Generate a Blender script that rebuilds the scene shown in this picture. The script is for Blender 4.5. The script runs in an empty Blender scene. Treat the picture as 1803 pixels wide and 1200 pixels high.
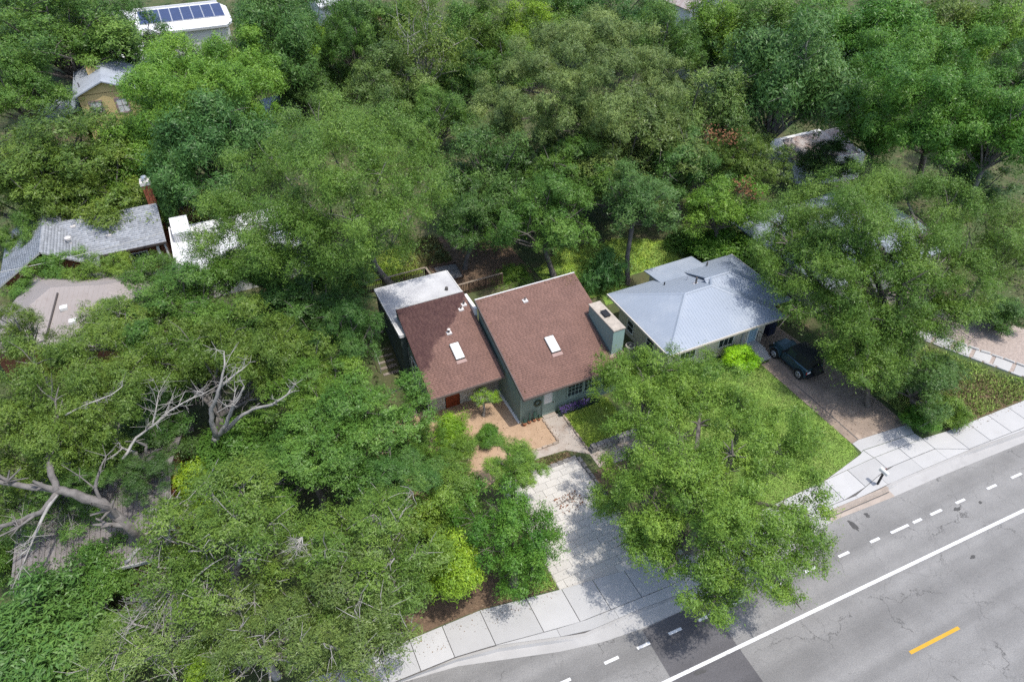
import bpy, math, random
import numpy as np
from mathutils import Vector
R_ = math.radians
sc = bpy.context.scene
col = sc.collection

# ------------------------------------------------------------------ camera, sky, sun, exposure
cam_d = bpy.data.cameras.new('camera'); cam = bpy.data.objects.new('camera', cam_d); col.objects.link(cam)
cam.location = (0, 0, 31.5); cam.rotation_euler = (R_(90 - 39.85), 0, R_(-25.4))
cam_d.sensor_width = 36; cam_d.lens = 24.0; cam_d.clip_start = .5; cam_d.clip_end = 2000
sc.camera = cam
SUN_EL, SUN_HEAD = 71.0, 142.0            # heading clockwise from +Y
wd = bpy.data.worlds.new('World'); sc.world = wd; wd.use_nodes = True
nt = wd.node_tree; bg = nt.nodes['Background']
sky = nt.nodes.new('ShaderNodeTexSky'); sky.sky_type = 'NISHITA'; sky.sun_disc = False
sky.sun_elevation = R_(SUN_EL); sky.sun_rotation = R_(SUN_HEAD); sky.dust_density = 2.0; sky.air_density = 1.0
nt.links.new(sky.outputs[0], bg.inputs[0]); bg.inputs[1].default_value = .15
sd = bpy.data.lights.new('sun', 'SUN'); sd.energy = 2.25; sd.angle = R_(.8); sd.color = (1, .96, .9)
sun = bpy.data.objects.new('sun', sd); col.objects.link(sun)
_h = R_(SUN_HEAD); _e = R_(SUN_EL)
sun.rotation_euler = Vector((math.sin(_h)*math.cos(_e), math.cos(_h)*math.cos(_e), math.sin(_e))).to_track_quat('Z', 'Y').to_euler()
sun.location = (40, 0, 60)
sc.view_settings.view_transform = 'Standard'; sc.view_settings.look = 'None'
sc.view_settings.exposure = 0.86; sc.view_settings.gamma = 1.0
sc.cycles.max_bounces = 6; sc.cycles.diffuse_bounces = 2; sc.cycles.glossy_bounces = 2
sc.cycles.transmission_bounces = 3; sc.cycles.transparent_max_bounces = 4
sc.cycles.use_denoising = False

# ------------------------------------------------------------------ materials
def _n(t, k, **kw):
    x = t.nodes.new(k)
    for a, b in kw.items(): setattr(x, a, b)
    return x
def material(name, color, rough=.8, var=0., scale=3., color2=None, bump=0., bump_scale=40., spec=.3, metal=0., tint=0., rnd=0., wave=None, stain=None):
    """noise-varied principled surface; tint: attribute 'tint' spread, rnd: per-object spread"""
    m = bpy.data.materials.new(name); m.use_nodes = True; t = m.node_tree; L = t.links.new
    p = t.nodes['Principled BSDF']; p.inputs['Roughness'].default_value = rough
    p.inputs['Specular IOR Level'].default_value = spec; p.inputs['Metallic'].default_value = metal
    tc = _n(t, 'ShaderNodeTexCoord'); src = tc.outputs['Object']
    c2 = color2 or tuple(x*(1-var) for x in color)
    rgb = None
    if var or color2:
        nz = _n(t, 'ShaderNodeTexNoise'); nz.inputs['Scale'].default_value = scale; nz.inputs['Detail'].default_value = 8; nz.inputs['Roughness'].default_value = .65
        L(src, nz.inputs['Vector'])
        rp = _n(t, 'ShaderNodeValToRGB'); rp.color_ramp.elements[0].position = .35; rp.color_ramp.elements[1].position = .65
        rp.color_ramp.elements[0].color = (*c2, 1); rp.color_ramp.elements[1].color = (*color, 1)
        L(nz.outputs[0], rp.inputs[0]); rgb = rp.outputs[0]
    else:
        r0 = _n(t, 'ShaderNodeRGB'); r0.outputs[0].default_value = (*color, 1); rgb = r0.outputs[0]
    if stain:                                   # (colour, scale, low, high)
        n2 = _n(t, 'ShaderNodeTexNoise'); n2.inputs['Scale'].default_value = stain[1]; n2.inputs['Detail'].default_value = 6; n2.inputs['Roughness'].default_value = .7
        L(src, n2.inputs['Vector'])
        mr = _n(t, 'ShaderNodeMapRange'); mr.inputs[1].default_value = stain[2]; mr.inputs[2].default_value = stain[3]
        L(n2.outputs[0], mr.inputs[0]); mx = _n(t, 'ShaderNodeMix', data_type='RGBA'); L(mr.outputs[0], mx.inputs[0]); L(rgb, mx.inputs[6])
        mx.inputs[7].default_value = (*stain[0], 1); rgb = mx.outputs[2]
    for amt, kind in ((tint, 'a'), (rnd, 'r')):
        if amt:
            if kind == 'a': a = _n(t, 'ShaderNodeAttribute', attribute_name='tint'); s = a.outputs['Fac']
            else: a = _n(t, 'ShaderNodeObjectInfo'); s = a.outputs['Random']
            mr = _n(t, 'ShaderNodeMapRange'); mr.inputs[3].default_value = 1-amt; mr.inputs[4].default_value = 1+amt; L(s, mr.inputs[0])
            h = _n(t, 'ShaderNodeHueSaturation'); L(mr.outputs[0], h.inputs['Value']); L(rgb, h.inputs['Color']); rgb = h.outputs[0]
    L(rgb, p.inputs['Base Color'])
    last = None
    if bump:
        nb = _n(t, 'ShaderNodeTexNoise'); nb.inputs['Scale'].default_value = bump_scale; nb.inputs['Detail'].default_value = 4; L(src, nb.inputs['Vector'])
        b = _n(t, 'ShaderNodeBump'); b.inputs['Strength'].default_value = bump; b.inputs['Distance'].default_value = .02; L(nb.outputs[0], b.inputs['Height']); last = b
    if wave:                                    # (axis, spacing): fine grooves of boards or laps
        w = _n(t, 'ShaderNodeTexWave', bands_direction=wave[0], wave_profile='SAW'); w.inputs['Scale'].default_value = .314159/wave[1]
        L(src, w.inputs['Vector']); b = _n(t, 'ShaderNodeBump'); b.inputs['Strength'].default_value = .7; b.inputs['Distance'].default_value = .02
        L(w.outputs[0], b.inputs['Height'])
        if last: L(last.outputs[0], b.inputs['Normal'])
        last = b
    if last: L(last.outputs[0], p.inputs['Normal'])
    return m

def leaf_material():
    m = bpy.data.materials.new('leaf'); m.use_nodes = True; t = m.node_tree; L = t.links.new
    p = t.nodes['Principled BSDF']; out = t.nodes['Material Output']
    oi = _n(t, 'ShaderNodeObjectInfo'); at = _n(t, 'ShaderNodeAttribute', attribute_name='tint')
    v = _n(t, 'ShaderNodeMapRange'); v.inputs[3].default_value = .5; v.inputs[4].default_value = 1.5; L(at.outputs['Fac'], v.inputs[0])
    u = _n(t, 'ShaderNodeMapRange'); u.inputs[3].default_value = .522; u.inputs[4].default_value = .478; L(at.outputs['Fac'], u.inputs[0])
    h = _n(t, 'ShaderNodeHueSaturation'); L(oi.outputs['Color'], h.inputs['Color']); L(v.outputs[0], h.inputs['Value']); L(u.outputs[0], h.inputs['Hue'])
    L(h.outputs[0], p.inputs['Base Color']); p.inputs['Roughness'].default_value = .42; p.inputs['Specular IOR Level'].default_value = .3
    tr = _n(t, 'ShaderNodeBsdfTranslucent'); h2 = _n(t, 'ShaderNodeHueSaturation'); h2.inputs['Hue'].default_value = .485; h2.inputs['Value'].default_value = 1.15
    L(h.outputs[0], h2.inputs['Color']); L(h2.outputs[0], tr.inputs[0])
    mx = _n(t, 'ShaderNodeMixShader'); mx.inputs[0].default_value = .24; L(p.outputs[0], mx.inputs[1]); L(tr.outputs[0], mx.inputs[2]); L(mx.outputs[0], out.inputs[0])
    return m

def asphalt_material(name, base, crack=True):
    m = material(name, base, .9, .16, .55, bump=.35, bump_scale=90, spec=.2, stain=(tuple(x*.82 for x in base), .23, .52, .75))
    t = m.node_tree; L = t.links.new; p = t.nodes['Principled BSDF']
    rgb = p.inputs['Base Color'].links[0].from_socket; tc = [n for n in t.nodes if n.type == 'TEX_COORD'][0]
    # fine aggregate
    g = _n(t, 'ShaderNodeTexNoise'); g.inputs['Scale'].default_value = 16; g.inputs['Detail'].default_value = 5; L(tc.outputs['Object'], g.inputs['Vector'])
    gm = _n(t, 'ShaderNodeMapRange'); gm.inputs[1].default_value = .3; gm.inputs[2].default_value = .7; gm.inputs[3].default_value = .86; gm.inputs[4].default_value = 1.12; L(g.outputs[0], gm.inputs[0])
    hs = _n(t, 'ShaderNodeHueSaturation'); L(rgb, hs.inputs['Color']); L(gm.outputs[0], hs.inputs['Value']); rgb = hs.outputs[0]
    # long tyre-polished bands along the road
    mp = _n(t, 'ShaderNodeMapping'); mp.inputs['Scale'].default_value = (.015, .75, 1); mp.inputs['Rotation'].default_value = (0, 0, R_(2)); L(tc.outputs['Object'], mp.inputs['Vector'])
    b = _n(t, 'ShaderNodeTexNoise'); b.inputs['Scale'].default_value = 1.; b.inputs['Detail'].default_value = 3; L(mp.outputs[0], b.inputs['Vector'])
    bm = _n(t, 'ShaderNodeMapRange'); bm.inputs[1].default_value = .35; bm.inputs[2].default_value = .65; bm.inputs[3].default_value = .80; bm.inputs[4].default_value = 1.12; L(b.outputs[0], bm.inputs[0])
    hs = _n(t, 'ShaderNodeHueSaturation'); L(rgb, hs.inputs['Color']); L(bm.outputs[0], hs.inputs['Value']); rgb = hs.outputs[0]
    if crack:
        for sc_, wd_, amp, dark in ((.20, .007, 2.2, .38), (.33, .006, 1.8, .60), (.8, .007, 1.2, .66)):
            nz = _n(t, 'ShaderNodeTexNoise'); nz.inputs['Scale'].default_value = .8; nz.inputs['Detail'].default_value = 6; nz.inputs['Roughness'].default_value = .7; L(tc.outputs['Object'], nz.inputs['Vector'])
            ad = _n(t, 'ShaderNodeVectorMath', operation='MULTIPLY_ADD'); L(nz.outputs['Color'], ad.inputs[0]); ad.inputs[1].default_value = (amp,)*3; L(tc.outputs['Object'], ad.inputs[2])
            vo = _n(t, 'ShaderNodeTexVoronoi', feature='DISTANCE_TO_EDGE', voronoi_dimensions='2D'); vo.inputs['Scale'].default_value = sc_; L(ad.outputs[0], vo.inputs['Vector'])
            cm = _n(t, 'ShaderNodeMapRange'); cm.inputs[1].default_value = wd_*.3; cm.inputs[2].default_value = wd_; cm.inputs[3].default_value = 1; cm.inputs[4].default_value = 0; L(vo.outputs['Distance'], cm.inputs[0])
            k = _n(t, 'ShaderNodeTexNoise'); k.inputs['Scale'].default_value = .45 if dark < .5 else .2; k.inputs['Detail'].default_value = 3; L(tc.outputs['Object'], k.inputs['Vector'])
            km = _n(t, 'ShaderNodeMapRange'); km.inputs[1].default_value = .46 if dark < .5 else .36; km.inputs[2].default_value = .54 if dark < .5 else .46; L(k.outputs[0], km.inputs[0])
            mu = _n(t, 'ShaderNodeMath', operation='MULTIPLY'); L(cm.outputs[0], mu.inputs[0]); L(km.outputs[0], mu.inputs[1])
            mx = _n(t, 'ShaderNodeMix', data_type='RGBA'); L(mu.outputs[0], mx.inputs[0]); L(rgb, mx.inputs[6]); mx.inputs[7].default_value = tuple(x*dark for x in base)+(1,); rgb = mx.outputs[2]
    L(rgb, p.inputs['Base Color'])
    return m

M = {}
M['leaf'] = leaf_material()
M['bark'] = material('bark', (.17, .15, .13), .95, .45, 3, bump=.8, bump_scale=14)
M['pale_bark'] = material('pale_bark', (.19, .175, .16), .95, .45, 3, bump=.8, bump_scale=14)
M['dead_wood'] = material('dead_wood', (.37, .35, .32), .95, .4, 4, bump=.6, bump_scale=20)
M['ground'] = material('ground_litter', (.095, .09, .045), .95, scale=.35, color2=(.05, .085, .025), bump=.8, bump_scale=9, stain=(.17*0+.19, .14, .09) and ((.19, .145, .09), 1.3, .56, .72))
M['lawn'] = material('lawn_soil', (.19, .30, .055), .95, scale=1.1, color2=(.13, .22, .045), bump=.7, bump_scale=30)
M['lawn_bright'] = material('bright_lawn_soil', (.21, .29, .045), .95, scale=1.6, color2=(.14, .21, .035), bump=.7, bump_scale=30)
M['grass'] = material('grass_blade', (.26, .40, .075), .8, scale=.55, color2=(.27, .33, .10), tint=.5, spec=.15)
M['grass_bright'] = material('bright_grass_blade', (.34, .47, .06), .8, scale=.7, color2=(.30, .36, .09), tint=.5, spec=.15)
M['dry_grass'] = material('dry_grass_blade', (.24, .20, .095), .9, scale=1.2, color2=(.10, .13, .04), tint=.4, spec=.1)
M['sand'] = material('tan_granite', (.42, .295, .195), .95, scale=1.4, color2=(.33, .225, .145), bump=.4, bump_scale=30, stain=((.25, .19, .11), 2.4, .6, .75))
M['mulch'] = material('leaf_mulch', (.18, .118, .075), .95, scale=5, color2=(.095, .065, .042), bump=1., bump_scale=16, stain=((.30, .22, .14), 7, .58, .7))
M['walk'] = material('walk_concrete', (.40, .35, .30), .9, .18, 1.2, bump=.15, bump_scale=40, stain=((.24, .17, .125), .9, .5, .75))
M['concrete'] = material('concrete', (.415, .41, .40), .9, .07, .8, bump=.12, bump_scale=60, rnd=.085, stain=((.36, .35, .335), .5, .55, .8))
M['gutter'] = material('gutter_concrete', (.37, .36, .345), .9, .1, .9, bump=.12, bump_scale=60, stain=((.27, .26, .25), .6, .56, .75))
M['old_kerb'] = material('old_kerb_concrete', (.38, .32, .27), .95, .2, 2, bump=.3, bump_scale=30)
M['joint'] = material('joint_dirt', (.10, .095, .09), .95)
M['asphalt'] = asphalt_material('asphalt', (.235, .229, .219))
M['asphalt_dark'] = asphalt_material('fresh_asphalt', (.115, .111, .114), crack=False)
M['oil'] = material('oil_stain', (.085, .083, .08), .85, .3, 6)
M['paint_white'] = material('road_paint_white', (.66, .66, .65), .7, .1, 3, stain=((.38, .38, .375), 7, .55, .68))
M['paint_yellow'] = material('road_paint_yellow', (.52, .30, .025), .7, .1, 3, stain=((.36, .25, .10), 7, .56, .70))
M['paver'] = material('paver', (.50, .475, .43), .92, .07, 2.2, bump=.25, bump_scale=40, rnd=.06, stain=((.46, .43, .38), 1.1, .55, .75))
M['paver_bed'] = material('paver_sand', (.43, .405, .365), .95)
M['dirt_drive'] = material('dirt_driveway', (.31, .24, .185), .95, scale=.9, color2=(.195, .155, .125), bump=.4, bump_scale=22, stain=((.40, .32, .25), 1.6, .57, .72))
M['gravel'] = material('pink_gravel', (.40, .335, .295), .95, scale=7, color2=(.27, .22, .19), bump=.9, bump_scale=22)
M['shingle_brown'] = material('brown_shingle', (.205, .118, .094), .92, .16, .7, bump=.3, bump_scale=60, tint=.10, stain=((.165, .095, .078), .45, .5, .75))
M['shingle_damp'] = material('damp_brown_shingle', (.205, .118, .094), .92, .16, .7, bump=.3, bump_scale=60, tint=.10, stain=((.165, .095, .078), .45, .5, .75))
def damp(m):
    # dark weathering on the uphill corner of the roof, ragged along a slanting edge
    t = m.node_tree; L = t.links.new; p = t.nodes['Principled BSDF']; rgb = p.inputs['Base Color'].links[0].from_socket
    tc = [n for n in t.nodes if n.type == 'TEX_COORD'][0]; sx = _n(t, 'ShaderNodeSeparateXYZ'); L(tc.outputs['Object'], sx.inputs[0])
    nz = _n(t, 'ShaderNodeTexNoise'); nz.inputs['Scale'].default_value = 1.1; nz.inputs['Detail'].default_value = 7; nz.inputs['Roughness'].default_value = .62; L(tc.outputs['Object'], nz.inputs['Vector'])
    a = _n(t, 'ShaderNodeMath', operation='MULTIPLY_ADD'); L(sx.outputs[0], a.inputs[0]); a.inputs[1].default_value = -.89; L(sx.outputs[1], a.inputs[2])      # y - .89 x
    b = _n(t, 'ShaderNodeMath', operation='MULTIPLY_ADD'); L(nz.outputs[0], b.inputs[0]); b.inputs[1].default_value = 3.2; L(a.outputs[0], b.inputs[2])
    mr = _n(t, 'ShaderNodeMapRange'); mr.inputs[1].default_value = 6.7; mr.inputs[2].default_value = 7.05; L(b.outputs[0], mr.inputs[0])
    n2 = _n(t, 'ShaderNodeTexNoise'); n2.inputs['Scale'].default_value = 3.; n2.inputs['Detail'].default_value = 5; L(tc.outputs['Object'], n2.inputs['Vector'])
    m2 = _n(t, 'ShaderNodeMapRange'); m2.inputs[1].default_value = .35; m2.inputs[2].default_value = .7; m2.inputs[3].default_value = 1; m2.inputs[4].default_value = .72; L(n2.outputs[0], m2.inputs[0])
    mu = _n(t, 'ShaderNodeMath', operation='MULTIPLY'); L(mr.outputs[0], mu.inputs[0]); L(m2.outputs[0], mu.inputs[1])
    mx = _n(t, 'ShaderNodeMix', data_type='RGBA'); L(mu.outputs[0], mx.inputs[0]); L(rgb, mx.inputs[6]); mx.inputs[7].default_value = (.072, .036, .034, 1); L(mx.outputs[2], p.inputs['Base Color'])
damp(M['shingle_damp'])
M['shingle_grey'] = material('grey_shingle', (.30, .315, .335), .9, .14, .6, bump=.3, bump_scale=60, tint=.24)
M['metal_pale'] = material('pale_metal_roof', (.265, .305, .36), .55, .07, .5, spec=.45, stain=((.31, .345, .39), .35, .5, .7))
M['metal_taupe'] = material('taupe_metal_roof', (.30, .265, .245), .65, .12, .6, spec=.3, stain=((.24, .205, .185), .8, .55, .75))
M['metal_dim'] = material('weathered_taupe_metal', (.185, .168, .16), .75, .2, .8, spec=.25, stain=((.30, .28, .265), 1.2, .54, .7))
M['white_roof'] = material('white_roof', (.64, .64, .64), .6, .06, .7)
M['membrane'] = material('roof_membrane', (.50, .50, .50), .75, scale=.7, color2=(.38, .38, .39), bump=.1, bump_scale=20, stain=((.57, .57, .565), 1.2, .55, .75))
M['grey_roof'] = material('grey_flat_roof', (.34, .37, .41), .75, .2, .8)
M['navy_roof'] = material('navy_roof', (.03, .035, .055), .7, .2, .8)
M['rust_roof'] = material('rusty_roof', (.26, .19, .165), .85, scale=1.3, color2=(.42, .39, .37), bump=.2)
M['sage'] = material('sage_siding', (.205, .27, .235), .75, .08, 1.5, wave=('X', .2), spec=.3)
M['sage_side'] = material('sage_siding_side', (.205, .27, .235), .75, .08, 1.5, wave=('Y', .2), spec=.3)
M['teal_lap'] = material('teal_lap_siding', (.22, .30, .275), .75, .08, 1.5, wave=('Z', .17), spec=.3)
M['teal_board'] = material('teal_board_siding', (.31, .43, .385), .75, .06, 1.5, wave=('X', .15), spec=.3)
M['green_dark'] = material('dark_green_wall', (.075, .10, .09), .8, .15, 1.5, wave=('Y', .2))
M['stone_white'] = material('limestone', (.60, .55, .47), .92, .2, 4, bump=.4, bump_scale=20, rnd=.10)
M['mortar'] = material('mortar', (.33, .30, .26), .95, .1, 5)
M['stone_grey'] = material('grey_stone', (.26, .245, .23), .95, .4, 5, bump=.5, bump_scale=16, rnd=.28)
M['stone_step'] = material('step_stone', (.30, .255, .215), .95, .35, 3, bump=.5, bump_scale=16, rnd=.15)
M['edging'] = material('edging_stone', (.42, .34, .27), .95, .35, 4, bump=.5, bump_scale=16, rnd=.2)
M['red_wood'] = material('red_stained_wood', (.26, .052, .018), .6, .35, 2, bump=.2, rnd=.14)
M['brown_wood'] = material('brown_deck_wood', (.12, .075, .05), .8, .3, 3, rnd=.15)
M['cap_wood'] = material('weathered_cap_rail', (.30, .24, .185), .85, .3, 3)
M['trim_white'] = material('white_trim', (.72, .71, .68), .6, .06, 3)
M['trim_grey'] = material('grey_trim', (.42, .42, .40), .7, .1, 3)
M['eave_brown'] = material('eave_trim', (.15, .115, .10), .7, .1, 3)
M['roof_flash'] = material('dull_flashing', (.34, .235, .205), .8, .12, 3)
M['trim_dark'] = material('dark_metal_edge', (.07, .06, .055), .55)
M['sage_trim'] = material('sage_trim', (.25, .325, .285), .7, .05, 2)
M['cap_stone'] = material('chimney_cap', (.44, .385, .32), .9, .3, 2.5, bump=.3, stain=((.26, .2, .15), 2, .58, .72))
M['black'] = material('black_metal', (.02, .02, .022), .5)
M['glass'] = material('window_glass', (.03, .04, .045), .08, spec=.6)
M['bright_glass'] = material('curtained_glass', (.62, .63, .62), .15, .05, 3, spec=.5)
M['skylight'] = material('skylight_dome', (.82, .81, .78), .3, .03, 2, spec=.4)
M['pipe'] = material('vent_pipe', (.10, .09, .085), .6)
M['lead'] = material('vent_flashing', (.62, .58, .55), .6, .1, 4)
M['cream'] = material('cream_wall', (.62, .56, .46), .88, .08, 1.5, wave=('Z', .22))
M['cream_trim'] = material('cream_trim', (.55, .50, .43), .8)
M['blue_door'] = material('pale_blue_door', (.30, .43, .52), .5)
M['ac_metal'] = material('ac_metal', (.40, .37, .32), .6, .1, 4)
M['ac_dark'] = material('ac_grille', (.10, .095, .085), .7)
M['brick'] = material('brick', (.32, .105, .055), .9, .25, 5, bump=.3, rnd=.16)
M['brick_wall'] = material('brick_wall', (.27, .105, .06), .9, .25, 3, wave=('Z', .09))
M['yellow_wall'] = material('yellow_stucco', (.60, .46, .22), .9, .08, 1.2)
M['mauve_trim'] = material('mauve_trim', (.28, .20, .20), .8)
M['white_wall'] = material('white_wall', (.66, .65, .62), .85, .06, 2)
M['panel'] = material('solar_cell', (.035, .045, .11), .18, .2, .8, spec=.6)
M['alu'] = material('aluminium', (.60, .61, .63), .4, metal=.6)
M['red_deck'] = material('red_deck', (.19, .055, .038), .8, .2, 2)
M['car_paint'] = material('car_paint', (.035, .075, .095), .25, spec=.6, metal=.35)
M['soft_top'] = material('soft_top', (.018, .022, .022), .85)
M['rubber'] = material('rubber', (.018, .018, .018), .85)
M['rim'] = material('alloy_rim', (.55, .56, .57), .35, metal=.7)
M['plate'] = material('licence_plate', (.75, .76, .78), .4)
M['red_lamp'] = material('red_lamp', (.35, .02, .015), .3)
M['clear_lamp'] = material('clear_lamp', (.65, .66, .66), .15)
M['bin'] = material('bin_plastic', (.015, .022, .05), .55)
M['blue_tarp'] = material('blue_tarp', (.02, .18, .36), .5)
M['terracotta'] = material('terracotta', (.34, .14, .07), .85, .2, 5)
M['cactus'] = material('cactus', (.055, .12, .095), .75, .2, 5)
M['purple'] = material('purple_flower', (.13, .075, .27), .8, .3, 6, tint=.4)
M['dry_leaf'] = material('dry_leaf', (.27, .125, .07), .9, .3, 4, tint=.4)
M['wreath'] = material('wreath_twig', (.09, .10, .06), .9, .4, 9)
M['rust_leaf'] = material('rust_leaf', (.20, .095, .045), .9, .3, 4, tint=.4)

# ------------------------------------------------------------------ mesh helpers
class MB:
    def __init__(s): s.v = []; s.f = []
    def add(s, v, f):
        o = len(s.v); s.v += [tuple(map(float, p)) for p in v]; s.f += [tuple(i+o for i in q) for q in f]; return s
    def hexa(s, p):                                  # 4 bottom ccw, 4 top ccw
        return s.add(p, [(3,2,1,0),(4,5,6,7),(0,1,5,4),(1,2,6,5),(2,3,7,6),(3,0,4,7)])
    def box(s, x0, x1, y0, y1, z0, z1):
        return s.hexa([(x0,y0,z0),(x1,y0,z0),(x1,y1,z0),(x0,y1,z0),(x0,y0,z1),(x1,y0,z1),(x1,y1,z1),(x0,y1,z1)])
    def prism(s, poly, z0, z1):
        n = len(poly); zt = z1 if hasattr(z1, '__len__') else [z1]*n; zb = z0 if hasattr(z0, '__len__') else [z0]*n
        v = [(p[0],p[1],zb[i]) for i,p in enumerate(poly)]+[(p[0],p[1],zt[i]) for i,p in enumerate(poly)]
        return s.add(v, [tuple(range(n-1,-1,-1)), tuple(range(n,2*n))]+[(i,(i+1)%n,n+(i+1)%n,n+i) for i in range(n)])
    def slab(s, pts, th, up=None):                   # planar polygon extruded along -normal
        P = [Vector(p) for p in pts]; n = (P[1]-P[0]).cross(P[2]-P[0]).normalized()
        if n.z < 0: P.reverse(); n = -n
        k = len(P); v = [p-n*th for p in P]+P
        return s.add(v, [tuple(range(k-1,-1,-1)), tuple(range(k,2*k))]+[(i,(i+1)%k,k+(i+1)%k,k+i) for i in range(k)])
    def tube(s, pts, rad, n=6, cap=True):
        P = [Vector(p) for p in pts]; k = len(P); rr = rad if hasattr(rad, '__len__') else [rad]*k
        o = len(s.v); ref = Vector((0.13,.31,.94))
        for i in range(k):
            d = (P[min(i+1,k-1)]-P[max(i-1,0)]).normalized()
            a = d.cross(ref)
            if a.length < .05: a = d.cross(Vector((1,0,0)))
            a.normalize(); b = d.cross(a)
            for j in range(n):
                t = 2*math.pi*j/n; q = P[i]+(a*math.cos(t)+b*math.sin(t))*rr[i]; s.v.append(tuple(q))
        for i in range(k-1):
            for j in range(n):
                s.f.append((o+i*n+j, o+i*n+(j+1)%n, o+(i+1)*n+(j+1)%n, o+(i+1)*n+j))
        if cap: s.f.append(tuple(o+j for j in range(n-1,-1,-1))); s.f.append(tuple(o+(k-1)*n+j for j in range(n)))
        return s
    def mesh(s, name, m, off=(0,0,0)):
        me = bpy.data.meshes.new(name); ox, oy, oz = off
        me.from_pydata([(x-ox,y-oy,z-oz) for x,y,z in s.v], [], s.f)
        if m: me.materials.append(M[m] if isinstance(m, str) else m)
        return me
    def build(s, name, m, parent=None, kind=None, label=None, smooth=False):
        off = wloc(parent) if parent else Vector((0,0,0))
        me = s.mesh(name, m, off)
        if smooth: me.shade_smooth()
        return link(name, me, parent, kind, label)
def wloc(o):
    p = Vector(o.location)
    while o.parent: o = o.parent; p = p+Vector(o.location)
    return p
def link(name, me, parent=None, kind=None, label=None):
    o = bpy.data.objects.new(name, me); col.objects.link(o)
    if parent: o.parent = parent
    if kind: o['kind'] = kind
    if label: o['label'] = label
    return o
def thing(name, label, cat, loc=(0,0,0), rz=0, group=None):
    o = bpy.data.objects.new(name, None); col.objects.link(o); o.location = loc; o.rotation_euler = (0,0,rz); o.empty_display_size = .3
    o['label'] = label; o['category'] = cat
    if group: o['group'] = group
    return o
def tag(o, label, cat, group=None):
    o['label'] = label; o['category'] = cat
    if group: o['group'] = group
    return o
def np_mesh(name, verts, faces, m, tint=None):
    """verts (n,3), faces (k,4) or (k,3) as arrays"""
    me = bpy.data.meshes.new(name); nv, (nf, w) = len(verts), faces.shape
    me.vertices.add(nv); me.vertices.foreach_set('co', np.ascontiguousarray(verts, np.float32).ravel())
    me.loops.add(nf*w); me.loops.foreach_set('vertex_index', np.ascontiguousarray(faces, np.int32).ravel())
    me.polygons.add(nf); me.polygons.foreach_set('loop_start', np.arange(0, nf*w, w, dtype=np.int32))
    me.update(calc_edges=True)
    if tint is not None:
        a = me.attributes.new('tint', 'FLOAT', 'POINT'); a.data.foreach_set('value', np.ascontiguousarray(tint, np.float32))
    me.materials.append(M[m]); return me
def poly_range(poly, c, ax):
    """extent along the other axis where coordinate ax equals c, of a convex 2-D polygon"""
    r = []; n = len(poly)
    for i in range(n):
        p, q = poly[i], poly[(i+1)%n]
        if (p[ax]-c)*(q[ax]-c) <= 0 and abs(p[ax]-q[ax]) > 1e-9:
            t = (c-p[ax])/(q[ax]-p[ax]); r.append(p[1-ax]+t*(q[1-ax]-p[1-ax]))
    return (min(r), max(r)) if len(r) > 1 else None
def face_frame(pts):
    P = [Vector(p) for p in pts]; n = (P[1]-P[0]).cross(P[2]-P[0]).normalized()
    if n.z < 0: n = -n
    u = Vector((0,0,1)).cross(n)
    u = Vector((1,0,0)) if u.length < 1e-4 else u.normalized()
    w = n.cross(u)                                   # upslope
    return P[0], u, w, n, [((p-P[0]).dot(u), (p-P[0]).dot(w)) for p in P]
def shingle_roof(pts, parent, mat_roof, mat_sh, th=.12, course=.15, tab=.26, seed=1):
    roof = MB().slab(pts, th).build('roof', mat_roof, parent)
    o, u, w, n, poly = face_frame(pts); rng = random.Random(seed); off = wloc(roof)
    ws = [q[1] for q in poly]; V = []; F = []; T = []
    y = min(ws)
    while y < max(ws)-.02:
        y1 = min(y+course+.012, max(ws)); r = poly_range(poly, min(y+course*.5, max(ws)-.005), 1)
        if r:
            x = r[0]+rng.uniform(-tab, 0)
            while x < r[1]:
                x1 = x+tab*rng.uniform(.75, 1.25); a, b = max(x, r[0]), min(x1-.006, r[1])
                if b-a > .03:
                    h = rng.uniform(.016, .026); k = len(V)
                    for (p, q, z) in ((a,y,0.002),(b,y,0.002),(a,y,h),(b,y,h),(b,y1,.005),(a,y1,.005)):
                        V.append(tuple(o+u*p+w*q+n*z-off))
                    F += [(k,k+1,k+3),(k,k+3,k+2),(k+2,k+3,k+4),(k+2,k+4,k+5),(k,k+2,k+5),(k+1,k+4,k+3)]; T += [min(1,max(0,rng.gauss(.5,.22)))]*6
                x = x1
        y += course
    me = np_mesh('shingle', np.array(V), np.array(F), mat_sh, np.array(T)); link('shingle', me, roof, 'stuff'); return roof
def metal_roof(pts, parent, mat, spacing=.3, th=.08, rib=(.013,.011), name='roof'):
    roof = MB().slab(pts, th).build(name, mat, parent)
    o, u, w, n, poly = face_frame(pts); us = [q[0] for q in poly]; m = MB()
    x = min(us)+spacing*.5
    while x < max(us):
        r = poly_range(poly, x, 0)
        if r and r[1]-r[0] > .1:
            a = rib[0]; h = rib[1]
            c = [(-a,r[0]+.01),(a,r[0]+.01),(a,r[1]-.02),(-a,r[1]-.02)]
            m.hexa([tuple(o+u*(x+p)+w*q+n*.003) for p,q in c]+[tuple(o+u*(x+p*.6)+w*q+n*h) for p,q in c])
        x += spacing
    m.build('roof_rib', mat, roof, 'stuff'); return roof
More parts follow.
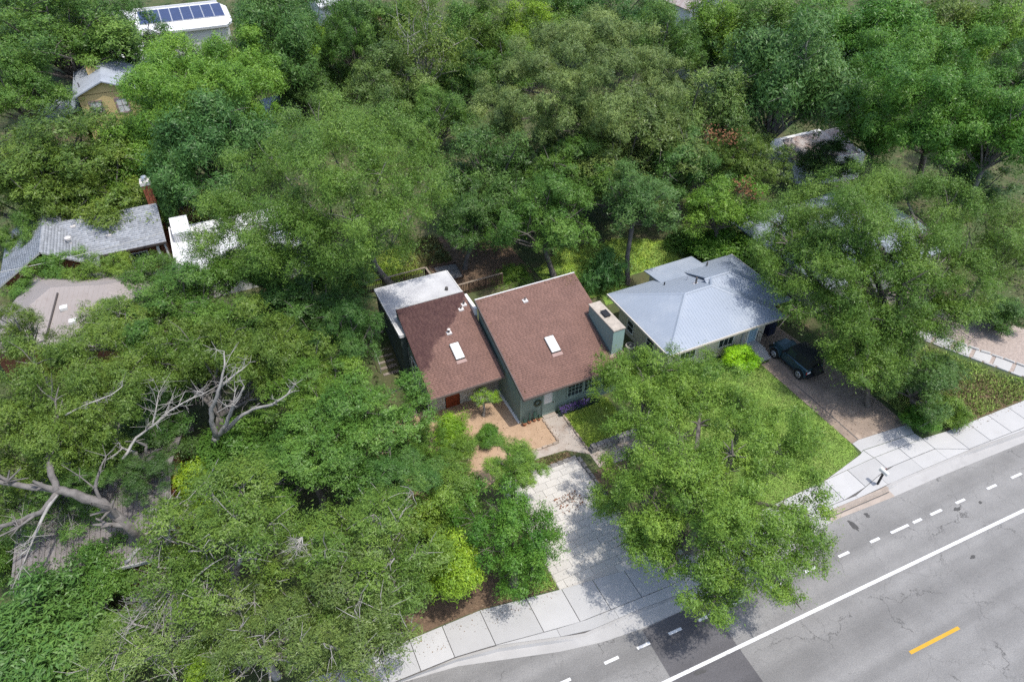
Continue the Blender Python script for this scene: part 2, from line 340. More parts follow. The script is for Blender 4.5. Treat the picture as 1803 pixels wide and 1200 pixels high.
def window(parent, axis, c, a0, a1, z0, z1, frame='trim_white', pane='glass', nx=2, nz=2, out=-1, fw=.07, name='window'):
    """window proud of a wall plane; axis 'y': wall at y=c looking along out"""
    def bx(mb, p0, p1, d0, d1, q0, q1):
        d0, d1 = sorted((c+out*d0, c+out*d1))
        return mb.box(p0,p1,d0,d1,q0,q1) if axis == 'y' else mb.box(d0,d1,p0,p1,q0,q1)
    f = MB(); bx(f,a0-fw,a1+fw,-.02,.06,z0-fw,z0); bx(f,a0-fw,a1+fw,-.02,.06,z1,z1+fw); bx(f,a0-fw,a0,-.02,.055,z0,z1); bx(f,a1,a1+fw,-.02,.055,z0,z1)
    fr = f.build(name, frame, parent)
    g = MB(); bx(g,a0,a1,-.02,.012,z0,z1); g.build('pane', pane, fr)
    mu = MB()
    for i in range(1,nx): x = a0+(a1-a0)*i/nx; bx(mu,x-.017,x+.017,.013,.04,z0,z1)
    for i in range(1,nz): z = z0+(z1-z0)*i/nz; bx(mu,a0,a1,.0135,.036,z-.017,z+.017)
    if mu.v: mu.build('muntin', frame, fr)
    return fr
def vent(parent, p, r=.06, h=.35, flash=True, m='pipe'):
    v = MB().tube([p, (p[0],p[1],p[2]+h)], r, 8).build('vent_pipe', m, parent)
    if flash: MB().box(p[0]-.17,p[0]+.17,p[1]-.17,p[1]+.17,p[2]-.05,p[2]+.06).build('flashing', 'lead', v)
    return v

# ------------------------------------------------------------------ terrain
def smooth(x, a, b):
    t = np.clip((x-a)/(b-a), 0, 1); return t*t*(3-2*t)
BACK = ([-60,-8,1.4,6,9.9,14.1,20,27.4,30.9,35,37.1,43.7,60,110], [17.2,16.6,16.3,16.2,15.5,14.95,14.85,14.95,14.97,14.8,14.55,14.3,13.7,11.9])
MID = ([-60,-8,4.1,6,8.15,10,15,25,27.9,31.1,34.9,36.8,41.5,60,110], [15.7,15.1,14.58,14.29,13.9,13.59,13.3,13.55,13.4,14.05,13.92,13.0,12.72,12.1,10.3])
LOW = ([-60,-8,4.1,5.96,9.94,13,16,25,29.8,30.3,36.8,41.2,60,110], [15.66,15.06,14.54,14.25,13.02,12.9,12.65,13.3,13.12,13.19,12.95,12.57,11.9,10.1])
KERB = ([-60,-8,1.5,4,8.6,10.7,12.7,15.7,20,25.7,29.8,33.8,40.4,60,110], [15.4,14.9,14.62,14.22,12.79,12.32,12.1,12.0,12.35,12.75,12.49,12.36,12.0,11.35,9.6])
line = lambda L, a: float(np.interp(a, *L))
def ground_h(a, b):
    a = np.asarray(a, float); b = np.asarray(b, float)
    h = 1.3*smooth(b, 33.5, 38.2)*smooth(a, 3, 6.5)*(1-smooth(a, 45, 60))
    bk = np.interp(a, *BACK)
    return np.where(b < bk-.62, -.32, h)
def gz(a, b): return float(ground_h(a, b))
def sheet_z(a, b): return gz(a, b)
xs = np.unique(np.concatenate([[-420,-260,-150,-90,-60,-45], np.arange(-34, 75, .8), [85,100,130,180,260,420]]))
ys = np.unique(np.concatenate([[-380,-200,-100,-50,-20,-5], np.arange(0, 52, .7), np.arange(54,130,4), [150,190,260,420]]))
gx, gy = np.meshgrid(xs, ys); nx, ny = len(xs), len(ys)
gv = np.stack([gx, gy, ground_h(gx, gy)], -1).reshape(-1,3)
ii = (np.arange(ny-1)[:,None]*nx+np.arange(nx-1)[None]).ravel()
ground = link('ground', np_mesh('ground', gv, np.stack([ii,ii+1,ii+1+nx,ii+nx],1), 'ground'), None, 'structure')

def sheet(name, poly, m, dz=.008, kind='structure', step=1.0):
    """a thin cover following the terrain, clipped to polygon by triangulated fan (flat areas)"""
    mb = MB(); z = [gz(*p) for p in poly]
    mb.prism(poly, [q-.06 for q in z], [q+dz for q in z]); return mb.build(name, m, None, kind)

# ------------------------------------------------------------------ road and pavement
def band(la, lb, a0, a1, za, zb, step=.8, th=.12):
    mb = MB(); s = np.arange(a0, a1+1e-6, step)
    for p, q in zip(s[:-1], s[1:]):
        mb.hexa([(p,line(lb,p),zb-th),(q,line(lb,q),zb-th),(q,line(la,q),za-th),(p,line(la,p),za-th),
                 (p,line(lb,p),zb),(q,line(lb,q),zb),(q,line(la,q),za),(p,line(la,p),za)])
    return mb
RZ = -.12
mb = MB(); s = np.concatenate([np.arange(-60, 110.1, 1.0)])
for p, q in zip(s[:-1], s[1:]):
    mb.add([(p,-14,RZ),(q,-14,RZ),(q,line(KERB,q),RZ),(p,line(KERB,p),RZ)], [(0,1,2,3)])
road = mb.build('road', 'asphalt', None, 'structure')
def marking(name, poly, m, dz=.004):
    return MB().add([(x,y,RZ+dz) for x,y in poly], [tuple(range(len(poly)))]).build(name, m, road)
marking('asphalt_patch', [(12.35,4.0),(16.05,3.6),(16.2,7.6),(16.3,11.95),(14.5,11.99),(12.62,12.02),(12.5,9.0)], 'asphalt_dark', .004)
wl = lambda a: 9.52-.0348*(a-12.07)
def strip(a0, a1, fn, w): return [(a0,fn(a0)-w/2),(a1,fn(a1)-w/2),(a1,fn(a1)+w/2),(a0,fn(a0)+w/2)]
marking('edge_line', strip(-40, 100, wl, .165), 'paint_white', .008)
dl = lambda a: 11.42-.0343*(a-10.2)
for a0, a1 in ((4.0,4.75),(5.8,6.5),(7.65,8.4),(10.15,10.9),(11.9,12.6),(13.65,14.37),(15.35,16.2),(17.4,18.2),(19.7,20.4),(21.9,22.65),(24.15,24.87),(26.35,27.0),(27.82,29.1),(29.45,30.08),(30.75,31.6),(32.7,33.4),(35.2,35.95),(37.2,38.05),(39.7,40.4),(42.2,42.9)):
    marking('lane_dash', strip(a0, a1, dl, .14), 'paint_white', .008)
yl = lambda a: 5.72-.044*(a-23.3)
for k in range(-3, 5): marking('centre_dash', strip(23.3+12.2*k, 26.45+12.2*k, yl, .16), 'paint_yellow', .008)

def blot(name, x, y, rx, ry, m, seed, dz=.012):
    r = random.Random(seed); P = []
    for i in range(18):
        k = r.uniform(.55,1.15); P.append((x+rx*k*math.cos(i*.349), y+ry*k*math.sin(i*.349)))
    marking(name, P, m, dz)
for k, (x,y,rx,ry) in enumerate(((26.35,12.05,.16,.42),(27.55,12.2,.14,.2),(32.4,10.35,.25,.12),(34.0,10.1,.12,.1),(13.9,9.2,.35,.12),(30.5,7.9,.2,.1))): blot('oil_stain', x, y, rx, ry, 'oil', k)
walk_bed = band(BACK, MID, -60, 110, -.02, -.02, 1.0, .2).build('sidewalk', 'joint', None, 'structure')
joints = [-30,-22,-14,-8,-5,-2.5,-.6,.9,2.37,4.0,5.95,8.28,10.1,11.77,13.5,15.2,16.9,18.6,20.3,22,23.7,25.4,27.1,28.9,31.08,33.0,34.95,36.8,38.6,40.4,42.2,44,46,48,52,56,60,80,110]
for p, q in zip(joints[:-1], joints[1:]):
    g = .018; a, b = p+g, q-g
    n = max(1, int((b-a)/.9)); ss = np.linspace(a, b, n+1)
    poly = [(x, line(MID,x)+.02) for x in ss]+[(x, line(BACK,x)) for x in ss[::-1]]
    MB().prism(poly, -.1, .02).build('slab', 'concrete', walk_bed)
for poly in ([(27.4,14.98),(31.03,14.99),(30.91,15.66),(30.5,15.5)], [(31.07,14.99),(34.95,14.83),(34.85,15.31),(30.95,15.66)], [(30.72,15.60),(30.92,15.70),(34.85,15.35),(35.2,16.05),(31.3,16.42),(30.75,16.35)]):
    MB().prism(poly, -.1, .02).build('slab', 'concrete', walk_bed)
apron = band(MID, LOW, -60, 110, -.03, -.03, 1.0, .2).build('sidewalk', 'joint', None, 'structure')
aj = [-60,-30,-14,-5,.9,5.95,8.9,11.9,15.2,18.6,22,25.4,27.9,30.2,33,34.95,36.8,41,46,60,110]
for p, q in zip(aj[:-1], aj[1:]):
    ss = np.linspace(p+.008, q-.008, max(2, int((q-p)/.8)))
    if max(line(MID,x)-line(LOW,x) for x in ss) > .08:
        poly = [(x, line(LOW,x)+.015) for x in ss]+[(x, max(line(MID,x)-.012, line(LOW,x)+.02)) for x in ss[::-1]]
        MB().prism(poly, -.1, .016).build('slab', 'concrete', apron)
# kerb and gutter pan: dropped at the two driveways, raised elsewhere
def kerb_h(a):
    return .05*(1-np.interp(a, [8.4,9.6,16.4,17.6], [0,1,1,0]))*(1-np.interp(a, [29.9,31,35.5,37], [0,1,1,0]))
def kerb_run(a0, a1, m, name, lip=.0):
    mb = MB(); s = np.arange(a0, a1+.01, .5)
    def prof(a):
        lo, kb = line(LOW,a), line(KERB,a); h = float(kerb_h(a)); w = lo-kb
        t = [(lo-.0, .012+h*.3), (lo-min(.16,w*.3), .012+h), (lo-min(.24,w*.42), -.02-h*1.4), (kb+.05, RZ+.012), (kb-.02, RZ+.006)]
        return [(a,b,z) for b,z in t]
    for p, q in zip(s[:-1], s[1:]):
        A, B = prof(p), prof(q); n = len(A)
        mb.add(A+B, [(i,i+1,n+i+1,n+i) for i in range(n-1)])
    return mb.build(name, m, None, 'structure')
kerb_run(-60, 25.5, 'gutter', 'kerb'); kerb_run(25.5, 30, 'old_kerb', 'kerb'); kerb_run(30, 110, 'gutter', 'kerb')
# old kerb: raised dark rib
mb = MB()
for p in np.arange(25.5, 29.9, .4):
    q = p+.4
    mb.hexa([(p,line(LOW,p)-.34,-.12),(q,line(LOW,q)-.34,-.12),(q,line(LOW,q)-.29,-.12),(p,line(LOW,p)-.29,-.12),(p,line(LOW,p)-.34,-.075),(q,line(LOW,q)-.34,-.075),(q,line(LOW,q)-.29,-.06),(p,line(LOW,p)-.29,-.06)])
mb.build('kerb', 'joint', None, 'structure')

# ------------------------------------------------------------------ yards
sheet('front_yard', [(3.6,22.4),(8.5,22.6),(10.2,23.2),(11.8,24.1),(13.0,24.2),(14.6,24.2),(14.68,26.4),(13.1,26.6),(13.1,30.4),(8.4,30.2),(5.0,30.0),(4.0,27)], 'sand', .012)
sheet('front_path', [(12.0,23.5),(13.0,23.53),(14.7,23.4),(15.85,22.5),(15.85,21.35),(19.2,21.1),(19.2,22.5),(16.0,22.62),(15.9,26.3),(14.7,26.3),(14.65,24.14),(12.0,24.2)], 'walk', .02)
sheet('flower_bed', [(12.2,22.75),(14.75,22.75),(14.78,23.25),(13.0,23.5),(12.2,23.45)], 'mulch', .016)
sheet('flower_bed', [(15.2,19.3),(19.5,19.2),(19.3,21.05),(15.6,21.3),(15.2,21.0)], 'mulch', .016)
sheet('flower_bed', [(2.6,16.35),(6.0,16.25),(9.9,15.6),(9.9,17.6),(8.0,19.0),(5.0,18.6),(2.4,17.4)], 'mulch', .01)
sheet('flower_bed', [(36.9,14.65),(43.7,14.35),(45.3,14.6),(44,16.4),(41,17.8),(37.3,16.4)], 'mulch', .008)
LAWN = [(19.4,15.0),(24,14.95),(27.35,15.02),(28.9,15.25),(30.45,15.55),(30.68,16.4),(30.62,24.3),(30.6,26.2),(24.2,26.3),(22.5,27.5),(20.8,27.0),(20.2,22.6),(19.4,20)]
sheet('lawn', LAWN, 'lawn', .012)
sheet('driveway', [(30.72,16.36),(31.3,16.43),(35.1,16.07),(35.2,20),(34.9,24),(34.6,27.2),(32.4,27.2),(31.4,24.4),(30.66,24.4)], 'dirt_drive', .016)
MB().add([(31.28,16.45,.022),(31.36,16.45,.022),(31.40,20.5,.022),(31.36,23.5,.022),(31.33,23.5,.022),(31.33,20.5,.022)], [(0,1,2,3,4,5)]).build('driveway_joint', 'joint', None, 'structure')
sheet('driveway', [(44.6,20.8),(46.6,16.9),(48.0,13.9),(53.0,13.8),(51.5,18.2),(49.3,21.5),(46.5,27),(42.5,26)], 'gravel', .014)
sheet('paver_walk_bed', [(43.0,21.9),(44.4,18.7),(46.6,14.3),(47.9,14.2),(46.5,17.0),(44.4,21.4),(43.6,23.3),(41.9,24.5)], 'gravel', .02)
BL = [(20.8,36.4),(26.2,34.6),(27.6,36.5),(32.6,36.2),(33.2,38.8),(29,41),(24,41.5),(20.8,39.5)]
mbk = []
def terrain_sheet(name, poly, m, dz, step=.9):
    """terrain-following cover: small quads whose centre lies in the polygon"""
    P = np.array(poly); a0, b0 = P.min(0); a1, b1 = P.max(0)
    gx = np.arange(a0, a1+step, step); gy = np.arange(b0, b1+step, step); v = []; f = []
    for x in gx:
        for y in gy:
            if inside(poly, x+step/2, y+step/2):
                k = len(v); v += [(x,y,gz(x,y)+dz),(x+step,y,gz(x+step,y)+dz),(x+step,y+step,gz(x+step,y+step)+dz),(x,y+step,gz(x,y+step)+dz)]; f.append((k,k+1,k+2,k+3))
    return MB().add(v, f).build(name, m, None, 'structure')
def inside(poly, x, y):
    c = False; n = len(poly); j = n-1
    for i in range(n):
        xi, yi = poly[i][:2]; xj, yj = poly[j][:2]
        if (yi > y) != (yj > y) and x < (xj-xi)*(y-yi)/(yj-yi)+xi: c = not c
        j = i
    return c
terrain_sheet('lawn', BL, 'lawn', .03)
terrain_sheet('lawn', [(6.5,43.4),(12.6,43.2),(13.4,47),(7,48)], 'lawn_bright', .03)
terrain_sheet('back_yard', [(13.4,39.5),(20.5,39.5),(20.5,48),(13.5,48)], 'mulch', .02)
# small raised plot with stone wall in front
PLOT = [(16.0,22.9),(19.2,22.8),(19.3,26.2),(15.98,26.2)]
sheet('lawn', PLOT, 'lawn_bright', .05)

# ------------------------------------------------------------------ grass (uncountable)
def grass(name, poly, n, h, m, seed, w=.016, dens=None):
    rng = np.random.default_rng(seed); P = np.array(poly); a0, b0 = P.min(0); a1, b1 = P.max(0)
    x = rng.uniform(a0,a1,n); y = rng.uniform(b0,b1,n)
    k = np.array([inside(poly,p,q) for p,q in zip(x,y)]); x, y = x[k], y[k]
    cl = np.sin(x*1.7+2*np.sin(y*.9))*np.cos(y*1.3+1.5*np.sin(x*.7)); n = len(x)
    z = ground_h(x,y)+.02; H = h*(rng.uniform(.5,1.2,n)+.35*cl.clip(-.8,1)); t = rng.uniform(0,6.28,n); lean = rng.normal(0,.6,(n,2))*H[:,None]
    W = w*rng.uniform(.7,1.6,n); dx, dy = np.cos(t)*W, np.sin(t)*W
    v = np.empty((n,3,3)); v[:,0] = np.stack([x-dx,y-dy,z],1); v[:,1] = np.stack([x+dx,y+dy,z],1); v[:,2] = np.stack([x+lean[:,0],y+lean[:,1],z+H],1)
    ti = np.clip(.5+.2*cl+rng.normal(0,.2,n),0,1)
    o = link(name, np_mesh(name, v.reshape(-1,3), np.arange(3*n).reshape(-1,3), m, np.repeat(ti,3)), None, 'stuff'); return o
grass('grass', LAWN, 62000, .10, 'grass', 1, .02)
grass('grass', PLOT, 11000, .12, 'grass_bright', 2, .02)
grass('grass', BL, 16000, .16, 'grass_bright', 3, .03)
grass('grass', [(6.5,43.4),(12.6,43.2),(13.4,47),(7,48)], 9000, .22, 'grass_bright', 4, .035)
grass('grass', [(35.3,16.2),(37.2,14.7),(43.5,14.4),(46.2,14.4),(43.6,18.9),(42.2,22),(36,22)], 16000, .15, 'grass', 5, .028)
grass('dry_grass', [(36.8,14.7),(43.7,14.45),(45.6,14.6),(44,16.9),(41,17.9),(37.2,16.6)], 5000, .16, 'dry_grass', 6, .03)
grass('dry_grass', [(7.0,16.25),(9.9,15.6),(10.0,19),(8.3,18.6)], 3600, .2, 'grass', 7, .03)
grass('dry_grass', [(12.2,22.75),(14.75,22.75),(14.78,23.25),(13.0,23.5),(12.2,23.45)], 900, .12, 'dry_grass', 8, .03)
grass('dry_grass', [(11.5,44),(15.5,43.8),(15.5,48),(12.5,48)], 4200, .25, 'dry_grass', 9, .04)

# ------------------------------------------------------------------ paved driveway
dw = MB().prism([(x,line(BACK,x)+.012) for x in (10.0,10.9,12,13.1,14.1,15.05)]+[(15.05,22.6),(10.0,22.75)], -.05, .004).build('driveway', 'paver_bed', None, 'structure')
pm = MB().box(.008,.792,.008,.442,0,.03).mesh('paver', 'paver'); ph = MB().box(.008,.392,.008,.442,0,.03).mesh('paver', 'paver'); rng = random.Random(3)
for j in range(17):
    y = 15.02+.45*j; x = 10.02
    if j % 2: spans = [(10.02,ph)]+[(10.42+.8*i,pm) for i in range(5)]+[(14.42,ph)]
    else: spans = [(10.02+.8*i,pm) for i in range(6)]
    for xx, me in spans:
        if y < line(BACK, xx+.4)+.0: continue
        o = link('paver', me, dw); o.location = (xx, y, .004+rng.uniform(-.004,.004)); o.rotation_euler = (rng.gauss(0,.004), rng.gauss(0,.004), 0)
# stone rim at the top and right of the paved driveway, and edging round the yard
def edging(name, label, path, size, m, group=None, h=.12, jitter=.02, seed=0):
    t = thing(name, label, 'edging', (path[0][0], path[0][1], gz(*path[0]))); rng = random.Random(seed); off = wloc(t)
    for (x0,y0), (x1,y1) in zip(path[:-1], path[1:]):
        L = math.hypot(x1-x0,y1-y0); n = max(1, round(L/size[0])); an = math.atan2(y1-y0,x1-x0)
        for i in range(n):
            f = (i+.5)/n; l = L/n*.46*rng.uniform(.85,1.02); w = size[1]/2*rng.uniform(.8,1.15); hh = h*rng.uniform(.75,1.2)
            mb = MB(); q = []
            for z, k in ((-.06,1),(hh*.8,1),(hh,.8)):
                for sx, sy in ((-1,-1),(1,-1),(1,1),(-1,1)): q.append((sx*l*k+rng.uniform(-jitter,jitter)*(z>0), sy*w*k+rng.uniform(-jitter,jitter)*(z>0), z))
            mb.add(q, [(3,2,1,0)]+[(4*r+i_,4*r+(i_+1)%4,4*r+4+(i_+1)%4,4*r+4+i_) for r in range(2) for i_ in range(4)]+[(8,9,10,11)])
            o = link('stone', mb.mesh('stone', m), t); cx, cy = x0+(x1-x0)*f, y0+(y1-y0)*f
            o.location = (cx-off.x, cy-off.y, gz(cx,cy)-off.z); o.rotation_euler = (0,0,an+rng.gauss(0,.05))
    return t
edging('stone_edging', 'row of pale edging stones between the tan yard and the straight concrete path', [(14.62,24.2),(14.62,26.3)], (.34,.12), 'edging', seed=1)
edging('stone_edging', 'low stone edging along the street side of the tan yard', [(14.6,24.14),(11.2,24.16)], (.36,.14), 'edging', seed=2)
edging('stone_edging', 'thin stone edging along the bright green grass plot', [(15.94,26.2),(15.94,22.8)], (.36,.11), 'edging', seed=3)
edging('stone_kerb', 'grey stone rim across the top of the paved driveway', [(12.0,22.7),(15.0,22.62)], (.42,.26), 'stone_grey', h=.08, seed=4)
edging('stone_kerb', 'grey stone rim down the side of the paved driveway', [(15.1,22.55),(15.12,17.5)], (.45,.2), 'stone_grey', h=.14, seed=5)
edging('stone_kerb', 'pale kerb between the paver walk and the pink gravel drive', [(48.05,13.95),(46.6,16.95),(44.55,20.9),(43.2,23.6)], (.8,.16), 'concrete', h=.14, seed=6, jitter=.01)
edging('stone_kerb', 'pale low kerb between the paver walk and the grass verge', [(46.5,14.35),(44.3,18.7),(42.9,21.7)], (.8,.14), 'concrete', h=.1, seed=7, jitter=.01)
# retaining wall of stacked stones in front of the plot
rw = thing('retaining_wall', 'dry-stacked grey stone retaining wall in front of the bright grass plot', 'wall', (15.95,22.7,0)); rng = random.Random(8); off = wloc(rw)
for r in range(3):
    x = 15.9+rng.uniform(0,.15)
    while x < 19.4:
        l = rng.uniform(.26,.5); d = rng.uniform(.3,.38)
        mb = MB(); z0 = r*.17; j = lambda: rng.uniform(-.025,.025)
        mb.hexa([(-l/2+j(),-d/2+j(),0),(l/2+j(),-d/2+j(),0),(l/2+j(),d/2,0),(-l/2+j(),d/2,0),(-l/2+j()+.02,-d/2+j()+.02,.155+j()*.4),(l/2+j()-.02,-d/2+j()+.02,.155+j()*.4),(l/2+j()-.02,d/2-.02,.155+j()*.4),(-l/2+j()+.02,d/2-.02,.155+j()*.4)])
        o = link('stone', mb.mesh('stone','stone_grey'), rw); o.location = (x+l/2-off.x, 22.62+.02*r-off.y-.03*(x-16)/3, z0-off.z); o.rotation_euler = (0,0,rng.gauss(0,.05)); x += l+.015
# paver walk
pw = thing('paver_walk', 'row of square pale pavers climbing beside the pink gravel drive', 'path', (46.6,15.2,0)); off = wloc(pw)
sq = MB().prism([(-.52,-.5),(.5,-.52),(.52,.5),(-.5,.52)], -.04, .035).mesh('paver', 'concrete')
for i in range(8):
    f = 1.26*i; o = link('paver', sq, pw); o.location = (46.85-.43*f-off.x, 15.0+.9*f-off.y, .02); o.rotation_euler = (0,0,R_(25.5))

# ------------------------------------------------------------------ brown-roofed house
H = thing('house', 'sage green house with two brown shingled shed roofs behind the tan yard', 'house', (13.2,29.5,0))
zr = lambda b: 2.75+.349*(b-25.9)
zl = lambda b: 2.5+.346*(b-28.5)
# right wing walls
MB().add([(13.2,26.55,0),(20.25,26.55,0),(20.25,26.55,zr(26.55)-.13),(13.2,26.55,zr(26.55)-.13)],[(0,1,2,3)]).build('wall','sage',H)
MB().add([(13.2,32.9,0),(13.2,26.55,0),(13.2,26.55,zr(26.55)-.13),(13.2,32.9,zr(32.9)-.13)],[(0,1,2,3)]).build('wall','sage_side',H)
MB().add([(20.25,26.55,0),(20.25,32.9,0),(20.25,32.9,zr(32.9)-.13),(20.25,26.55,zr(26.55)-.13)],[(0,1,2,3)]).build('wall','sage_side',H)
MB().add([(20.25,32.9,0),(13.2,32.9,0),(13.2,32.9,zr(32.9)-.13),(20.25,32.9,zr(32.9)-.13)],[(0,1,2,3)]).build('wall','sage',H)
RR = shingle_roof([(13.08,25.9,zr(25.9)),(20.62,25.9,zr(25.9)),(20.4,33.1,zr(33.1)),(13.08,33.1,zr(33.1))], H, 'trim_dark', 'shingle_brown', seed=1)
MB().box(13.06,20.42,33.1,33.16,zr(33.1)-.16,zr(33.1)+.05).build('fascia','trim_white',H)
MB().add([(13.02,25.88,zr(25.9)-.15),(13.08,25.88,zr(25.9)-.15),(13.08,33.12,zr(33.1)-.15),(13.02,33.12,zr(33.1)-.15),(13.02,25.88,zr(25.9)+.03),(13.08,25.88,zr(25.9)+.03),(13.08,33.12,zr(33.1)+.03),(13.02,33.12,zr(33.1)+.03)],
 [(3,2,1,0),(4,5,6,7),(0,1,5,4),(1,2,6,5),(2,3,7,6),(3,0,4,7)]).build('fascia','trim_dark',H)
MB().box(13.04,20.62,25.84,25.9,zr(25.9)-.13,zr(25.9)+.008).build('fascia','eave_brown',H)
MB().box(13.14,13.19,26.5,29.84,.02,.1).build('base_trim','trim_white',H)
MB().box(13.16,13.24,26.5,26.56,0,2.6).build('corner_board','sage_trim',H)
for z0_, d in ((.0,0),): MB().box(13.05,13.135,26.6,29.8,.0,.06).build('base_pipe','trim_white',H)
# skylights and vents
def skylight(pl, a0, a1, b0, b1, par):
    mb = MB(); z = [pl(b0),pl(b0),pl(b1),pl(b1)]; P = [(a0,b0),(a1,b0),(a1,b1),(a0,b1)]
    k = MB().prism(P,[q-.02 for q in z],[q+.13 for q in z]).build('skylight','trim_dark',par)
    P2 = [(a0+.02,b0+.02),(a1-.02,b0+.02),(a1-.02,b1-.02),(a0+.02,b1-.02)]; P3=[(a0+.06,b0+.07),(a1-.06,b0+.07),(a1-.06,b1-.07),(a0+.06,b1-.07)]
    v = [(p[0],p[1],pl(p[1])+.131) for p in P2]+[(p[0],p[1],pl(p[1])+.19) for p in P3]
    MB().add(v,[(4,5,6,7),(0,1,5,4),(1,2,6,5),(2,3,7,6),(3,0,4,7)]).build('dome','skylight',k)
    MB().prism([(a0-.02,b0-.22),(a1+.05,b0-.22),(a1+.02,b0-.01),(a0,b0-.01)],[pl(b0-.22)+.01,pl(b0-.22)+.01,pl(b0)+.01,pl(b0)+.01],[pl(b0-.22)+.032,pl(b0-.22)+.032,pl(b0)+.034,pl(b0)+.034]).build('flashing','roof_flash',k)
skylight(zr,16.08,16.74,28.05,29.18,H); skylight(zl,10.56,11.18,30.38,31.53,H)
vent(H,(16.18,32.1,zr(32.1)),.045,.3)
for a,b,h in ((12.32,33.78,.22),(12.64,34.05,.3)): vent(H,(a,b,zl(b)),.05,h)
v=vent(H,(10.9,32.39,zl(32.39)),.07,.3); MB().tube([(10.9,32.39,zl(32.39)+.3),(10.9,32.39,zl(32.39)+.38)],[.12,.02],8).build('cap','lead',v)
# chimney chase
ch = MB().box(19.72,20.5,26.86,29.86,.0,4.92).build('chimney','teal_lap',H)
MB().box(19.70,20.52,26.835,26.862,.0,4.9).build('front_siding','teal_board',ch)
MB().box(19.68,20.54,26.81,29.9,4.92,5.02).build('cap','cap_stone',ch)
fl = MB().box(19.92,20.26,28.2,28.75,5.02,5.1); fl.box(19.88,20.3,28.15,28.8,5.12,5.16); fl.build('flue','black',ch)
MB().prism([(19.55,26.6),(20.6,26.6),(20.6,26.82),(19.55,26.82)],[zr(26.6)+.01]*2+[zr(26.82)+.01]*2,[zr(26.6)+.035]*2+[zr(26.82)+.037]*2).build('flashing','roof_flash',ch)
MB().prism([(19.58,26.8),(19.7,26.8),(19.7,29.95),(19.58,29.95)],[zr(26.8)]*2+[zr(29.95)]*2,[zr(26.8)+.06]*2+[zr(29.95)+.06]*2).build('flashing','trim_dark',ch)
# door and windows on the front
d = MB().box(14.76,15.52,26.50,26.56,.09,2.05).build('front_door','sage_trim',H)
MB().box(14.80,15.36,26.485,26.5,1.06,1.9).build('pane','bright_glass',d); MB().box(15.42,15.47,26.44,26.5,1.0,1.06).build('handle','trim_dark',d)
f = MB(); f.box(14.68,14.76,26.49,26.56,.05,2.12); f.box(15.52,15.6,26.49,26.56,.05,2.12); f.box(14.76,15.52,26.49,26.56,2.05,2.12); f.build('door_frame','sage_trim',H)
MB().box(14.7,15.6,26.2,26.5,.0,.07).build('doorstep','walk',H)
for a0,a1 in ((16.5,17.55),(17.72,18.7),):
    window(H,'y',26.55,a0,a1,.98,1.95,'sage_trim','glass',4,3)
    MB().box(a0-.05,a1+.05,26.42,26.488,.84,.9).build('sill','sage_trim',H)
window(H,'y',26.55,19.0,19.9,.98,1.95,'sage_trim','glass',4,3)
# left wing
W = MB()
W.add([(13.19,29.85,0),(8.4,29.85,0),(8.4,29.85,zl(29.85)-.13),(13.19,29.85,zl(29.85)-.13)],[(3,2,1,0)]); W.build('wall','mortar',H)
MB().add([(8.4,35,0),(8.4,29.86,0),(8.4,29.86,zl(29.86)-.13),(8.4,35,zl(35)-.13)],[(0,1,2,3)]).build('wall','sage_side',H)
MB().add([(8.3,35,0),(13.1,35,0),(13.1,35,zl(35)-.13),(8.3,35,zl(35)-.13)],[(0,1,2,3)]).build('wall','sage',H)
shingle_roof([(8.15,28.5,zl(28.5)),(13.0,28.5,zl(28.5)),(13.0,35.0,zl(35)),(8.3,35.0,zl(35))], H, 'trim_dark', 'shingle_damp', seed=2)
MB().box(8.12,13.0,28.44,28.5,zl(28.5)-.13,zl(28.5)+.008).build('fascia','eave_brown',H)
MB().prism([(8.30,35.0),(13.0,35.0),(13.0,35.09),(8.30,35.09)],zl(35)-.14,zl(35)+.035).build('fascia','trim_grey',H)
MB().prism([(13.0,33.1),(13.2,33.1),(13.2,34.9),(13.0,34.9)],2.4,4.6).build('parapet','trim_white',H)
MB().prism([(13.0,28.6),(13.06,28.6),(13.06,33.0),(13.0,33.0)],[zl(28.6)-.05]*2+[zl(33)-.05]*2,[zl(28.6)+.06]*2+[zl(33)+.06]*2).build('flashing','trim_dark',H)
# limestone blocks on the front wall, red doors
rng = random.Random(11); off = wloc(H)
for r in range(9):
    z = r*.24; x = 8.4
    while x < 11.55:
        l = rng.uniform(.3,.62); x1 = min(x+l, 11.55)
        for p, q in ((x,min(x1,9.44)),(max(x,10.44),x1)):
            if q-p > .08 and z+.23 < zl(29.85)-.14:
                dd = rng.uniform(.02,.05)
                MB().box(p+.01,q-.01,29.85-dd,29.86,z+.008,z+.23).build('stone','stone_white',H)
        x = x1
dr = MB().box(9.46,10.42,29.79,29.86,.0,1.95).build('red_door','trim_dark',H)
for i in range(6): MB().box(9.48+.155*i,9.48+.155*i+.145,29.76,29.79,.03,1.93).build('board','red_wood',dr)
gt = MB().box(11.6,13.15,30.0,30.05,.0,1.9).build('red_gate','trim_dark',H)
for i in range(9): MB().box(11.62+.168*i,11.62+.168*i+.155,29.965,30.0,.03,1.95).build('board','red_wood',gt)
MB().box(11.56,11.62,29.86,30.1,0,2.1).build('gate_post','red_wood',H)
# wing side window door
window(H,'x',8.4,33.55,34.3,1.2,2.6,'trim_white','glass',1,2,out=-1); window(H,'x',8.4,31.6,32.8,1.0,2.4,'trim_white','glass',2,2,out=-1)
MB().tube([(8.33,29.9,0),(8.33,29.9,2.4)],.04,6).build('downpipe','trim_white',H)
